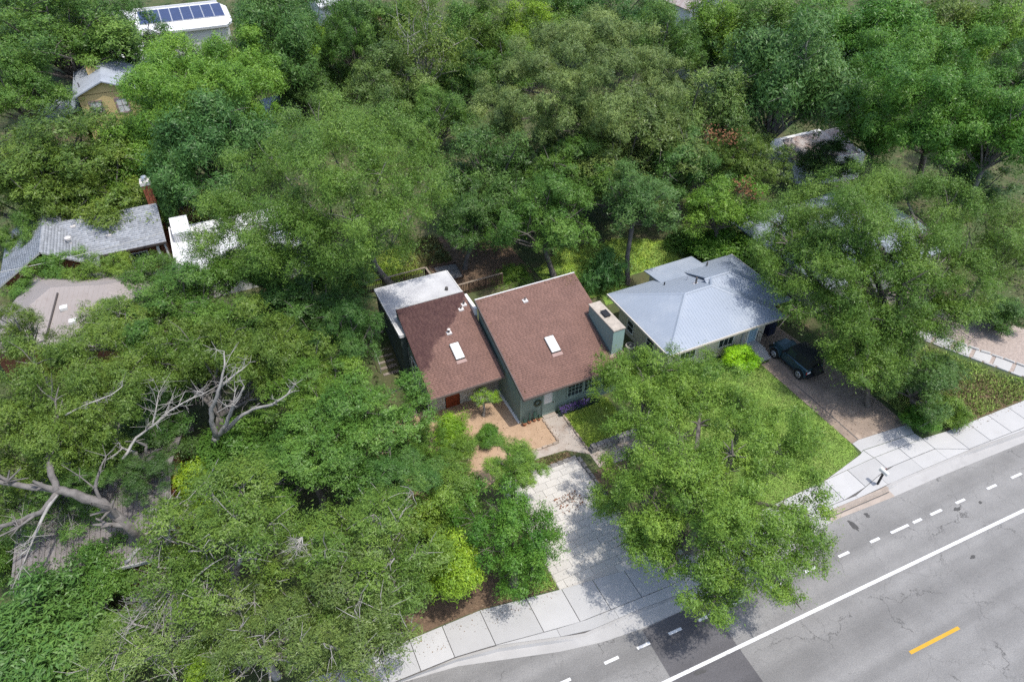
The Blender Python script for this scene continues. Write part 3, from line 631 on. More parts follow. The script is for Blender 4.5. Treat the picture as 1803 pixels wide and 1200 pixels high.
# flat-roofed addition
fa = [(7.95,33.4),(8.42,33.4),(8.42,35.1),(13.3,35.1),(13.3,38.95),(7.95,38.95)]
MB().prism([(8.0,33.45),(8.37,33.45),(8.37,35.15),(13.2,35.15),(13.2,38.9),(8.0,38.9)],0,3.78).build('wall','green_dark',H)
fr = MB().prism(fa,3.78,3.9).build('flat_roof','membrane',H,label='flat pale membrane roof at the back of the house')
e = MB()
for (p,q) in zip(fa, fa[1:]+fa[:1]):
    if p[0]==q[0] and abs(p[0]-8.42)<.01: continue
    if abs(p[1]-35.1)<.01 and abs(q[1]-35.1)<.01: continue
    d_ = Vector((q[0]-p[0],q[1]-p[1],0)).normalized(); n_ = Vector((d_.y,-d_.x,0))*.05
    e.prism([(p[0],p[1]),(q[0],q[1]),(q[0]+n_.x,q[1]+n_.y),(p[0]+n_.x,p[1]+n_.y)],3.72,3.95)
e.build('roof_edge','trim_white',fr)
vent(fr,(12.46,36.8,3.9),.11,.22,False,'pipe')
# ridge debris
# ------------------------------------------------------------------ things round the house
w = thing('wreath','round twig wreath hung on the wall beside the front door','wreath',(14.35,26.5,1.35))
pts=[(14.35+.2*math.cos(t),26.5,1.35+.2*math.sin(t)) for t in np.linspace(0,6.2832,17)]
MB().tube(pts,[.055+.015*(i%3) for i in range(17)],6,False).build('ring','wreath',w)
def pot_cactus(x,y,h,label,arms=2,s=1.):
    t=thing('potted_cactus',label,'plant',(x,y,.02),0,'potted plants along the sage wall')
    MB().tube([(x,y,.02),(x,y,.2*s),(x,y,.2*s)],[.09*s,.13*s,.13*s],8).build('pot','terracotta',t)
    m=MB(); m.tube([(x,y,.15*s),(x,y,h*.6),(x,y,h)],[.05*s,.06*s,.02],7)
    for i in range(arms):
        an=i*2.4+x; m.tube([(x,y,h*.4),(x+.12*math.cos(an),y+.08*math.sin(an),h*.5),(x+.13*math.cos(an),y+.08*math.sin(an),h*(.75+.1*i))],[.035,.04,.02],6)
    m.build('stem','cactus',t)
pot_cactus(13.36,26.3,.55,'squat potted plant nearest the corner of the sage wall',4,1.25)
pot_cactus(13.72,26.32,.95,'tall slim potted cactus against the sage wall, next to the corner plant',1,.9)
pot_cactus(14.08,26.34,1.0,'tall branched potted cactus under the wreath',3,.9)
pot_cactus(14.38,26.3,.6,'small potted cactus next to the front door',1,.8)
# purple flower row
def fluff(name, m, boxes, n, size, seed, parent=None, kind='stuff', up=.5):
    rng=np.random.default_rng(seed); V=[];
    for (x0,x1,y0,y1,z0,z1,k) in boxes:
        c=np.stack([rng.uniform(x0,x1,k),rng.uniform(y0,y1,k),rng.uniform(z0,z1,k)],1); V.append(c)
    c=np.concatenate(V); return leaf_cards(name,c,size,m,rng,parent,kind,up)
def leaf_cards(name,c,size,m,rng,parent,kind,up):
    n=len(c); nn=rng.normal(size=(n,3)); nn[:,2]+=up; nn/=np.linalg.norm(nn,axis=1)[:,None]
    t=np.cross(nn,rng.normal(size=(n,3))); t/=np.linalg.norm(t,axis=1)[:,None]; b=np.cross(nn,t)
    s=size*rng.uniform(.6,1.3,n)[:,None]
    v=np.stack([c-t*s*.5,c+b*s*.27,c+t*s*.5,c-b*s*.27],1).reshape(-1,3)
    o=link(name,np_mesh(name,v,np.arange(4*n).reshape(-1,4),m,np.repeat(rng.uniform(0,1,n),4)),parent,kind); return o
fp=thing('flowering_shrub','row of purple flowering shrubs under the front windows','plant',(16.8,26.25,0))
M['fl_leaf']=material('flower_foliage',(.05,.085,.055),.8,.3,4,tint=.4)
def off_parent(o,p): # cards were made in world space; shift mesh under parent
    q=wloc(p); o.data.transform(__import__('mathutils').Matrix.Translation(-q)); return o
off_parent(fluff('foliage','fl_leaf',[(15.7,18.6,25.95,26.45,.03,.45,2600)],0,.11,21,fp),fp)
off_parent(fluff('bloom','purple',[(15.75,17.9,25.9,26.35,.3,.58,700)],0,.08,22,fp),fp)
# dry leaves blown over the hard ground
M['litter'] = material('dead_leaf', (.20, .13, .07), .9, .4, 3, tint=.45)
fluff('fallen_leaves','litter',[(10.1,15,15.2,22.5,.035,.045,110),(15.9,19.2,21.2,22.4,.03,.04,260),(14.7,15.8,22.6,26.2,.03,.04,60),(7.5,14.5,24.4,29.6,.02,.03,420),(30.8,35,16.6,24,.025,.035,420),(13.4,20,39.6,47.5,1.33,1.36,1500),(2.5,9.8,15.2,16.2,.025,.03,160),(37,43.5,14.0,14.6,.025,.03,120)],0,.085,41)
rl = fluff('fallen_leaves','litter',[(19.3,20.35,32.2,33.05,0,.02,90),(13.2,20.2,32.85,33.08,0,.02,90),(13.15,13.4,26,33,0,.02,60),(8.4,12.9,34.75,34.98,0,.02,0),(19.2,19.7,27,30,0,.02,50)],0,.085,43)
co = np.empty(len(rl.data.vertices)*3, np.float32); rl.data.vertices.foreach_get('co', co); co = co.reshape(-1,3); co[:,2] += zr(co[:,1])+.035; rl.data.vertices.foreach_set('co', co.ravel()); rl.data.update()
# ac unit
ac=thing('air_conditioner','tan outdoor air conditioner between the two houses by the chimney','air conditioner',(23.0,29.2,0))
MB().box(22.62,23.38,28.85,29.6,.0,.1).build('pad','concrete',ac)
bxx=MB(); oc=[(math.cos(t),math.sin(t)) for t in np.linspace(R_(22.5),R_(382.5),9)[:-1]]
bxx.prism([(23.0+.36*x,29.22+.36*y) for x,y in oc],.1,.86); bxx.build('cabinet','ac_metal',ac)
MB().prism([(23.0+.29*x,29.22+.29*y) for x,y in oc],.86,.875).build('grille','ac_dark',ac)
MB().prism([(23.0+.09*x,29.22+.09*y) for x,y in oc],.875,.9).build('fan_hub','ac_metal',ac)
sl=MB()
for i in range(9): sl.box(22.632,22.65,28.98+.06*i,29.0+.06*i,.18,.78); sl.box(22.77+.06*i,22.79+.06*i,28.85,28.875,.18,.78)
sl.build('louvre','ac_dark',ac)
# back deck railings
def railing(label, path, zb, h, m_b, m_c, sp=.135, post=1.6):
    t=thing('deck_railing',label,'railing',(path[0][0],path[0][1],zb)); off=wloc(t)
    bal=MB().box(-.02,.02,-.02,.02,.06,h-.04).mesh('baluster',m_b)
    for (x0,y0),(x1,y1) in zip(path[:-1],path[1:]):
        L=math.hypot(x1-x0,y1-y0); dx,dy=(x1-x0)/L,(y1-y0)/L; n=int(L/sp)
        for i in range(n):
            f=(i+.5)/n*L; o=link('baluster',bal,t); o.location=(x0+dx*f-off.x,y0+dy*f-off.y,0); o.rotation_euler=(0,0,math.atan2(dy,dx))
        px,py=-dy*.07,dx*.07
        MB().prism([(x0+px,y0+py),(x0-px,y0-py),(x1-px,y1-py),(x1+px,y1+py)],zb+h-.04,zb+h).build('cap_rail',m_c,t)
        MB().prism([(x0+px*.3,y0+py*.3),(x0-px*.3,y0-py*.3),(x1-px*.3,y1-py*.3),(x1+px*.3,y1+py*.3)],zb+.03,zb+.1).build('bottom_rail',m_b,t)
        k=max(1,round(L/post))
        for i in range(k+1): f=L*i/k; MB().box(x0+dx*f-.045,x0+dx*f+.045,y0+dy*f-.045,y0+dy*f+.045,zb-.2,zb+h-.041).build('post',m_b,t)
    return t
railing('brown slatted railing along the far edge of the deck, beside two grey tree trunks',[(7.6,42.35),(12.8,42.42),(12.84,40.9)],1.3,1.0,'brown_wood','cap_wood')
railing('brown slatted railing running between the flat roof and the feathery shrub',[(13.7,39.15),(17.8,39.2)],1.3,1.0,'brown_wood','cap_wood')
dk=thing('deck','dark wooden deck behind the flat-roofed addition','deck',(10.3,40.7,1.1))
for i in range(24): MB().box(7.6,13.4,39.0+.14*i,39.0+.14*i+.13,1.22,1.29).build('plank','brown_wood',dk)
MB().box(7.6,13.4,39.0,42.35,1.0,1.215).build('frame','brown_wood',dk)
pd=thing('garden_bed','flat gravel bed framed by dark boards in the leafy back yard','bed',(14.6,42.3,1.3))
MB().prism([(13.7,41.2),(15.4,41.25),(15.55,43.3),(13.75,43.5)],1.25,1.34).build('gravel','stone_grey',pd)
e=MB(); P=[(13.7,41.2),(15.4,41.25),(15.55,43.3),(13.75,43.5)]
for p,q in zip(P,P[1:]+P[:1]):
    dx,dy=Vector((q[0]-p[0],q[1]-p[1])).normalized()*.06; e.prism([p,q,(q[0]+dy,q[1]-dx),(p[0]+dy,p[1]-dx)],1.25,1.44)
e.build('board_edge','brown_wood',pd)
# stone steps left of the house
st=thing('stone_steps','rough stone steps climbing past the dark green side wall','steps',(7.4,36.2,0)); off=wloc(st); rng=random.Random(5)
for i in range(9):
    b=34.3+.46*i; z=.02+.155*i
    for x0,x1 in ((6.7,7.2),(7.22,7.84)):
        x0+=rng.uniform(-.05,.05); j=lambda:rng.uniform(-.03,.03)
        MB().hexa([(x0,b,z-.25),(x1,b,z-.25),(x1,b+.5,z-.25),(x0,b+.5,z-.25),(x0+j(),b+j(),z+.15),(x1+j(),b+j(),z+.15),(x1+j(),b+.44+j(),z+.15),(x0+j(),b+.44+j(),z+.15)]).build('step','stone_step',st)
hr=thing('handrail','thin metal handrail beside the rough stone steps','handrail',(6.6,35.5,.4))
mb=MB(); mb.tube([(6.62,34.6,1.0),(6.62,38,2.25)],.02,6)
for b in (34.6,36.3,38): mb.tube([(6.62,b,.1+.34*(b-34.3)*.9),(6.62,b,1.0+.368*(b-34.6))],.02,6)
mb.build('rail','trim_grey',hr)
# mailbox
mbx=thing('mailbox','white mailbox on a black post at the edge of the pale sidewalk','mailbox',(29.68,13.46,0))
MB().box(29.63,29.73,13.41,13.51,.0,1.02).build('post','black',mbx)
b=MB(); prof=[(-.1,0),(.1,0),(.1,.13)]+[(.1*math.cos(t),.13+.1*math.sin(t)) for t in np.linspace(.3,2.84,6)]+[(-.1,.13)]
n=len(prof); b.add([(29.68+x,13.2,1.021+z) for x,z in prof]+[(29.68+x,13.72,1.021+z) for x,z in prof],[tuple(range(n)),tuple(range(2*n-1,n-1,-1))]+[(i,n+i,n+(i+1)%n,(i+1)%n) for i in range(n)])
bo=b.build('box','trim_white',mbx); MB().box(29.60,29.76,13.185,13.2,1.04,1.2).build('door','trim_white',bo); MB().box(29.785,29.80,13.5,13.53,1.1,1.32).build('flag','red_lamp',bo)

# ------------------------------------------------------------------ metal-roofed house
N = thing('house','cream house with a pale blue-grey hipped metal roof beside the clipped bush','house',(28.5,29.5,0))
MB().prism([(24.05,26.35),(32.3,26.35),(32.3,27.4),(33.8,27.4),(33.8,32.6),(24.05,32.4)],0,2.6).build('wall','cream',N)
zE,zR=2.7,4.02
metal_roof([(23.25,25.5,zE),(33.0,25.5,zE),(29.25,29.25,zR),(27.0,29.25,zR)],N,'metal_pale',.22)
metal_roof([(23.25,25.5,zE),(27.0,29.25,zR),(23.25,33.0,zE)],N,'metal_pale',.22)
metal_roof([(23.25,33.0,zE),(27.0,29.25,zR),(29.25,29.25,zR),(31.2,31.2,zE+.63),(31.2,33.0,zE)],N,'metal_pale',.22)
metal_roof([(33.0,25.5,zE),(33.0,28.0,zE+.1),(29.25,29.25,zR)],N,'metal_pale',.22)
zB=2.66; zC=3.98
metal_roof([(29.3,26.8,zB),(34.75,26.8,zB),(31.5,30.1,zC),(29.3,30.1,zC)],N,'metal_pale',.22)
metal_roof([(34.75,26.8,zB),(34.75,33.4,zB),(31.5,30.1,zC)],N,'metal_pale',.22)
metal_roof([(34.75,33.4,zB),(29.6,33.4,zB),(29.6,30.1,zC),(31.5,30.1,zC)],N,'metal_pale',.22)
metal_roof([(27.25,32.2,2.98),(31.6,32.0,3.05),(31.6,34.3,2.82),(27.2,34.25,2.8)],N,'metal_pale',.22)
MB().prism([(27.6,32.5),(31.4,32.5),(31.4,34.0),(27.6,34.0)],0,2.7).build('wall','cream',N)
rc=MB()
for p,q in (((23.3,25.55,zE),(27.0,29.25,zR)),((27.0,29.25,zR),(23.3,32.95,zE)),((27,29.25,zR),(29.25,29.25,zR)),((29.25,29.25,zR),(32.95,25.55,zE)),((29.3,30.1,zC),(31.5,30.1,zC)),((31.5,30.1,zC),(34.7,26.85,zB)),((31.5,30.1,zC),(34.7,33.35,zB)),((29.25,29.25,zR),(29.9,30.1,zC))):
    P,Q=Vector(p),Vector(q); d=(Q-P).normalized(); s_=d.cross(Vector((0,0,1))).normalized()*.11
    rc.add([P-s_+Vector((0,0,-.01)),Q-s_+Vector((0,0,-.01)),Q+Vector((0,0,.055)),P+Vector((0,0,.055)),P+s_+Vector((0,0,-.01)),Q+s_+Vector((0,0,-.01))],[(0,1,2,3),(3,2,5,4)])
rc.build('ridge_cap','metal_pale',N)
fa_=MB(); fa_.box(23.2,33.0,25.44,25.5,zE-.14,zE+.01); fa_.box(23.19,23.25,25.5,33.0,zE-.14,zE+.01); fa_.box(34.75,34.81,26.8,33.4,zB-.14,zB+.01); fa_.build('fascia','cream_trim',N)
vent(N,(27.1,31.6,3.15),.05,.28,False,'black'); vent(N,(28.79,30.3,3.6),.07,.55,True,'pipe'); vent(N,(28.85,31.3,3.3),.04,.35,False,'alu'); vent(N,(31.6,32.5,3.0),.06,.35,False,'pipe')
window(N,'y',26.35,28.25,29.45,.9,1.8,'trim_white','glass',3,1); window(N,'y',26.35,25.0,26.2,.9,1.8,'trim_white','glass',3,1)
d=MB().box(30.85,31.55,26.29,26.36,.45,2.3).build('front_door','blue_door',N); MB().box(30.98,31.16,26.275,26.29,1.6,2.1).build('pane','glass',d); MB().box(31.24,31.42,26.275,26.29,1.6,2.1).build('pane','glass',d)
f=MB(); f.box(30.72,30.85,26.28,26.36,.4,2.4); f.box(31.55,31.72,26.28,26.36,.4,2.4); f.build('door_frame','trim_white',N)
MB().box(30.22,30.42,26.27,26.36,.1,2.55).build('corner_board','trim_grey',N)
window(N,'x',24.05,30.5,31.2,.5,1.4,'trim_white','glass',1,2); window(N,'x',24.05,28.0,28.8,.8,1.7,'trim_white','glass',1,2)
for k,(b0,z) in enumerate(((25.3,.45),(24.95,.3),(24.6,.15))): MB().box(30.75,31.7,b0,26.3 if k==0 else b0+.36,.0,z).build('step','concrete',N)
mb=MB(); mb.tube([(31.62,26.2,.45),(31.62,26.2,1.35),(31.62,25.4,1.35),(31.62,24.7,.95),(31.62,24.7,.1)],.02,6)
for b in (25.4,25.8): mb.tube([(31.62,b,.45),(31.62,b,1.35)],.012,5)
mb.tube([(31.62,26.2,.9),(31.62,25.4,.9)],.012,5); mb.build('handrail','black',N)
bn=thing('wheelie_bin','dark blue wheelie bin in the shade past the blue front door','bin',(33.4,26.85,0))
MB().prism([(33.12,26.55),(33.7,26.55),(33.7,27.15),(33.12,27.15)],.08,.95).build('body','bin',bn); MB().prism([(33.08,26.5),(33.74,26.5),(33.74,27.2),(33.08,27.2)],[.96,.96,1.05,1.05],[1.0,1.0,1.1,1.1]).build('lid','bin',bn)
for x in (33.16,33.66): MB().tube([(x-.03,27.1,.1),(x+.03,27.1,.1)],.1,10).build('wheel','rubber',bn)

# ------------------------------------------------------------------ parked off-road car
CX,CY=32.7,23.42
car=thing('parked_car','dark teal two-door off-road car with black soft top under the elm','car',(CX,CY,0))
def loft(secs,m,name,par,smooth=False):
    """closed tube through equal-length sections (lists of points)"""
    mb=MB(); n=len(secs[0]); v=[p for s in secs for p in s]
    f=[(i*n+j,i*n+(j+1)%n,(i+1)*n+(j+1)%n,(i+1)*n+j) for i in range(len(secs)-1) for j in range(n)]
    mb.add(v,f+[tuple(range(n-1,-1,-1)),tuple(range((len(secs)-1)*n,len(secs)*n))]); return mb.build(name,m,par,smooth=smooth)
def sec(y,hw,z0,z1,r=.08): 
    return [(CX-hw,CY+y,z0),(CX+hw,CY+y,z0),(CX+hw,CY+y,z1-r),(CX+hw-r,CY+y,z1),(CX-hw+r,CY+y,z1),(CX-hw,CY+y,z1-r)]
body=loft([sec(-1.62,.70,.5,.98),sec(-1.55,.76,.45,1.06),sec(.45,.76,.42,1.08),sec(.62,.74,.45,1.07)],'car_paint','body',car)
hood=loft([sec(.62,.68,.5,1.08,.12),sec(1.2,.64,.5,1.06,.13),sec(1.62,.58,.52,1.02,.14),sec(1.68,.55,.56,.96,.12)],'car_paint','hood',car)
MB().box(CX-.5,CX+.5,CY+1.68,CY+1.7,.62,.94).build('grille','black',car)
gs=MB()
for i in range(7): gs.box(CX-.36+.115*i-.035,CX-.36+.115*i+.035,CY+1.70,CY+1.712,.64,.92)
gs.build('grille_slot','trim_dark',car)
for s in (-1,1):
    MB().tube([(CX+s*.45,CY+1.69,.8),(CX+s*.45,CY+1.73,.8)],.09,12).build('headlight','clear_lamp',car)
    MB().box(CX+s*.68-.06,CX+s*.68+.06,CY-1.66,CY-1.62,.68,.86).build('tail_light','red_lamp',car)
    for y in (1.2,-1.15):
        P=[(CX+s*(.62),CY+y+.52*math.cos(t),.42+.5*math.sin(t)) for t in np.linspace(.1,3.04,8)]; Q=[(CX+s*.86,p[1],p[2]) for p in P]
        P2=[(p[0],CY+y+(p[1]-CY-y)*.88,.42+(p[2]-.42)*.9) for p in P]; Q2=[(CX+s*.86,p[1],p[2]) for p in P2]
        mb=MB()
        for i in range(7): mb.hexa([P2[i],P2[i+1],Q2[i+1],Q2[i],P[i],P[i+1],Q[i+1],Q[i]])
        mb.build('fender','car_paint',car)
        wl_=MB().tube([(CX+s*.66,CY+y,.38),(CX+s*.70,CY+y,.38),(CX+s*.84,CY+y,.38),(CX+s*.88,CY+y,.38)],[.34,.38,.38,.34],20).build('tyre','rubber',car)
        MB().tube([(CX+s*.881,CY+y,.38),(CX+s*.90,CY+y,.38)],[.235,.215],16).build('rim','rim',wl_)
        hb=MB()
        for k in range(5):
            a=k*1.2566; hb.tube([(CX+s*.905,CY+y+.11*math.cos(a+.63),.38+.11*math.sin(a+.63)),(CX+s*.905,CY+y+.18*math.cos(a+.63),.38+.18*math.sin(a+.63))],.035,5)
        hb.build('rim_hole','rubber',wl_)
    dr=MB().box(CX+s*.765-.012,CX+s*.765+.012,CY-.5,CY+.42,.52,1.04).build('door','car_paint',car)
    MB().box(CX+s*.785-.012,CX+s*.785+.012,CY-.42,CY-.28,.9,.95).build('handle','black',dr)
    MB().box(CX+s*.92-.1,CX+s*.92+.1,CY+.42,CY+.5,1.1,1.3).build('mirror','black',car)
    MB().box(CX+s*.78-.03,CX+s*.78+.03,CY-.62,CY+.68,.36,.44).build('side_step','black',car)
tp=loft([[(CX-.70,CY-1.58,1.06),(CX+.70,CY-1.58,1.06),(CX+.6,CY-1.5,1.72),(CX-.6,CY-1.5,1.72)],[(CX-.71,CY-1.0,1.06),(CX+.71,CY-1.0,1.06),(CX+.62,CY-1.0,1.77),(CX-.62,CY-1.0,1.77)],[(CX-.71,CY+.3,1.06),(CX+.71,CY+.3,1.06),(CX+.61,CY-.0,1.78),(CX-.61,CY-.0,1.78)],[(CX-.70,CY+.56,1.06),(CX+.70,CY+.56,1.06),(CX+.6,CY+.2,1.75),(CX-.6,CY+.2,1.75)]],'soft_top','soft_top',car)
MB().hexa([(CX-.66,CY+.585,1.09),(CX+.66,CY+.585,1.09),(CX+.66,CY+.57,1.09),(CX-.66,CY+.57,1.09),(CX-.58,CY+.26,1.68),(CX+.58,CY+.26,1.68),(CX+.58,CY+.24,1.68),(CX-.58,CY+.24,1.68)]).build('windscreen','glass',car)
for s in (-1,1): MB().hexa([(CX+s*.73,CY-.45,1.12),(CX+s*.735,CY+.36,1.12),(CX+s*.715,CY+.36,1.12),(CX+s*.71,CY-.45,1.12),(CX+s*.655,CY-.42,1.6),(CX+s*.655,CY+.18,1.6),(CX+s*.635,CY+.18,1.6),(CX+s*.635,CY-.42,1.6)]).build('side_window','glass',car)
sp=MB().tube([(CX+.05,CY-1.66,.95),(CX+.05,CY-1.9,.95)],.36,20).build('spare_wheel','rubber',car); MB().tube([(CX+.05,CY-1.901,.95),(CX+.05,CY-1.915,.95)],.3,20).build('cover','soft_top',sp)
MB().box(CX-.72,CX+.72,CY-1.85,CY-1.68,.46,.6).build('bumper','black',car); MB().box(CX-.72,CX+.72,CY+1.74,CY+1.9,.48,.62).build('bumper','black',car)
MB().box(CX-.68,CX-.38,CY-1.675,CY-1.655,.72,.88).build('licence_plate','plate',car)

# ------------------------------------------------------------------ far houses on the left
K = thing('house','grey shingled house with a brick chimney and cross gable','house',(-9,57,0))
zg=lambda b:3.0+.444*(b-53.6)
MB().prism([(-11.8,54.1),(-5.0,54.1),(-5.0,60.3),(-11.8,60.3)],0,3.0).build('wall','brick_wall',K)
MB().add([(-4.99,54.1,2.9),(-4.99,60.3,2.9),(-4.99,57.2,4.5)],[(0,1,2)]).build('gable','brick_wall',K)
shingle_roof([(-12.6,53.6,3.0),(-4.75,53.6,3.0),(-4.75,57.2,4.6),(-12.6,57.2,4.6)],K,'trim_dark','shingle_grey',seed=5,course=.2,tab=.4)
shingle_roof([(-4.75,60.8,3.0),(-12.6,60.8,3.0),(-12.6,57.2,4.6),(-4.75,57.2,4.6)],K,'trim_dark','shingle_grey',seed=6,course=.3,tab=.6)
MB().box(-9.7,-4.72,53.52,53.6,2.85,3.02).build('gutter','trim_dark',K)
shingle_roof([(-16.2,52.2,2.95),(-16.2,60.2,2.95),(-12.75,60.2,5.0),(-12.75,52.2,5.0)],K,'trim_grey','shingle_grey',seed=7,course=.2,tab=.4)
shingle_roof([(-9.5,60.2,2.95),(-9.5,52.2,2.95),(-12.75,52.2,5.0),(-12.75,60.2,5.0)],K,'trim_grey','shingle_grey',seed=8,course=.2,tab=.4)
MB().prism([(-15.8,52.7),(-9.9,52.7),(-9.9,59.8),(-15.8,59.8)],0,2.95).build('wall','brick_wall',K); MB().add([(-15.9,52.6,2.9),(-9.8,52.6,2.9),(-12.75,52.6,4.85)],[(0,1,2)]).build('gable','brick_wall',K)
window(K,'y',54.1,-7.6,-6.4,1.1,2.3,'trim_white','glass',2,2); MB().box(-5.6,-5.4,53.7,53.9,0,2.9).build('post','trim_white',K); MB().box(-5.0,-4.86,53.7,53.9,0,2.9).build('post','trim_white',K)
ch=MB().box(-5.35,-4.7,57.3,58.1,0,6.2).build('chimney','brick_wall',K)
rng=random.Random(2)
for r in range(12):
    for i in range(3):
        x=-5.35+.217*i; MB().box(x+.008,x+.205,57.275,57.3,4.55+.135*r,4.55+.135*r+.12).build('brick','brick',ch)
MB().box(-5.42,-4.63,57.22,58.17,6.2,6.45).build('cap','lead',ch); MB().tube([(-5.02,57.7,6.45),(-5.02,57.7,6.7)],.17,10).build('flue','alu',ch); MB().tube([(-5.02,57.7,6.72),(-5.02,57.7,6.8)],[.24,.2],10).build('flue','alu',ch)
for a,b in ((-10.9,56.6),(-10.2,56.9),(-8.6,55.2)): vent(K,(a,b,zg(b)),.07,.4,True,'alu')
v_=MB().tube([(-11.2,54.6,3.95),(-11.2,54.6,4.35)],.16,10).build('turbine_vent','lead',K); MB().tube([(-11.2,54.6,4.35),(-11.2,54.6,4.5),(-11.2,54.6,4.6)],[.24,.24,.05],10).build('cap','lead',v_)

CP = thing('carport','flat white roof with a boxy cooler beside the grey shingled house','carport',(-1,52,0))
metal_roof([(-4.3,48.3,2.9),(5.5,48.3,2.9),(5.5,55.4,3.1),(-4.3,55.4,3.1)],CP,'white_roof',.55,.16)
MB().prism([(-3.9,48.8),(5.1,48.8),(5.1,55),(-3.9,55)],0,2.76).build('wall','white_wall',CP)
MB().box(-4.4,-4.3,48.3,55.4,2.75,3.25).build('roof_edge','trim_white',CP)
cu=thing('rooftop_cooler','pale boxy louvred cooler standing on the flat white roof','cooler',(-3.45,53.9,3.07))
MB().box(-4.1,-2.8,53.0,54.9,3.07,3.75).build('cabinet','alu',cu); MB().prism([(-4.1,53.0),(-2.8,53.0),(-2.8,54.9),(-4.1,54.9)],[3.76]*4,[3.82,3.82,4.25,4.25]).build('hood','white_roof',cu)
sl=MB()
for i in range(8): sl.box(-4.05+.16*i,-3.98+.16*i,52.975,53.0,3.15,3.68)
sl.build('louvre','trim_grey',cu)
tl=thing('tarp','small bright blue tarp glimpsed through the elm on the white roof','tarp',(4.6,54.6,3.1)); rng=random.Random(4)
mb=MB(); g=[[(4.1+.22*i,54.1+.25*j,3.12+.25*math.sin(i*1.3+j)*.5+.2) for i in range(5)] for j in range(5)]
mb.add([p for r in g for p in r]+[(p[0],p[1],p[2]-.14) for r in g for p in r],[(j*5+i,j*5+i+1,j*5+i+6,j*5+i+5) for i in range(4) for j in range(4)]+[(25+j*5+i+5,25+j*5+i+6,25+j*5+i+1,25+j*5+i) for i in range(4) for j in range(4)]); mb.build('sheet','blue_tarp',tl)

def rot(o,an):
    c,s=math.cos(R_(an)),math.sin(R_(an)); return lambda u,v,z=None:(o[0]+c*u-s*v,o[1]+s*u+c*v) if z is None else (o[0]+c*u-s*v,o[1]+s*u+c*v,z)
q=rot((-11.95,47.3),-20)
P2=thing('house','house with a pinkish hipped metal roof half hidden by olive trees','house',(-9.5,44.5,0))
MB().prism([q(-3.0,-3.8),q(6.6,-3.8),q(6.6,3.8),q(-3.0,3.8)],0,3.0).build('wall','brick_wall',P2)
metal_roof([q(-3.7,-4.4,3.0),q(7.2,-4.4,3.0),q(3.5,0,4.8),q(0,0,4.8)],P2,'metal_taupe',.32)
metal_roof([q(-3.7,4.4,3.0),q(-3.7,-4.4,3.0),q(0,0,4.8)],P2,'metal_taupe',.32)
metal_roof([q(7.2,4.4,3.0),q(-3.7,4.4,3.0),q(0,0,4.8),q(3.5,0,4.8)],P2,'metal_taupe',.32)
metal_roof([q(7.2,-4.4,3.0),q(7.2,4.4,3.0),q(3.5,0,4.8)],P2,'metal_taupe',.32)
mb=MB(); mb.prism([q(.55,-3.9),q(.65,-3.9),q(.65,-.5),q(.55,-.5)],[3.2,3.2,4.6,4.6],[3.3,3.3,4.7,4.7]); mb.build('conduit','trim_dark',P2)
for u,v in ((1.25,-1.6),(2.05,-2.6)): z=4.8+v*.41; x,y=q(u,v); MB().box(x-.22,x+.22,y-.2,y+.2,z-.05,z+.16).build('roof_vent','trim_white',P2)

q=rot((-13.3,24.75),-9.5)
P3=thing('house','brick-fronted house with a weathered taupe ribbed metal roof under heavy oak limbs','house',(-10.5,26,0))
MB().prism([q(.3,.6),q(6.4,.6),q(6.4,8.6),q(.3,8.6)],0,2.75).build('wall','brick_wall',P3)
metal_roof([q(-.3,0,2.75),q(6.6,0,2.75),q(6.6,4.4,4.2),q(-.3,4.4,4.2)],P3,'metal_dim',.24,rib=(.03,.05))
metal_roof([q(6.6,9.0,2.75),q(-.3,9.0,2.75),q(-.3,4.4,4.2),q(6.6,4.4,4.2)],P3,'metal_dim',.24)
MB().prism([q(-.3,-.05),q(6.6,-.05),q(6.6,0),q(-.3,0)],2.6,2.77).build('fascia','trim_grey',P3)
mb=MB(); mb.prism([q(.9,.54),q(1.9,.54),q(1.9,.6),q(.9,.6)],1.5,2.4); wn=mb.build('window','trim_white',P3); MB().prism([q(.98,.52),q(1.82,.52),q(1.82,.54),q(.98,.54)],1.56,2.34).build('pane','glass',wn)
off=wloc(P3)
for r in range(14):
    for i in range(16):
        u=2.0+.27*i+(.13 if r%2 else 0)
        if u<6.2 and r>5:
            MB().prism([q(u,.575),q(u+.25,.575),q(u+.25,.6),q(u,.6)],.9+.125*r,.9+.125*r+.11).build('brick','brick',P3)
ss=thing('stone_pile','broken pale stone slabs lying by the brick corner','stones',(-11.3,24.2,0)); rng=random.Random(9)
for i in range(9):
    x=-12.0+.16*i+rng.uniform(-.1,.1); y=24.0+rng.uniform(-.25,.35); z=.35+rng.uniform(0,.3); l=rng.uniform(.2,.42); j=lambda:rng.uniform(-.08,.08)
    MB().hexa([(x-l,y-l*.6,0),(x+l,y-l*.6,0),(x+l,y+l*.6,0),(x-l,y+l*.6,0),(x-l*.9+j(),y-l*.5+j(),z+j()),(x+l*.9+j(),y-l*.5+j(),z+j()),(x+l*.9+j(),y+l*.5+j(),z+j()),(x-l*.9+j(),y+l*.5+j(),z+j())]).build('stone','stone_white',ss)

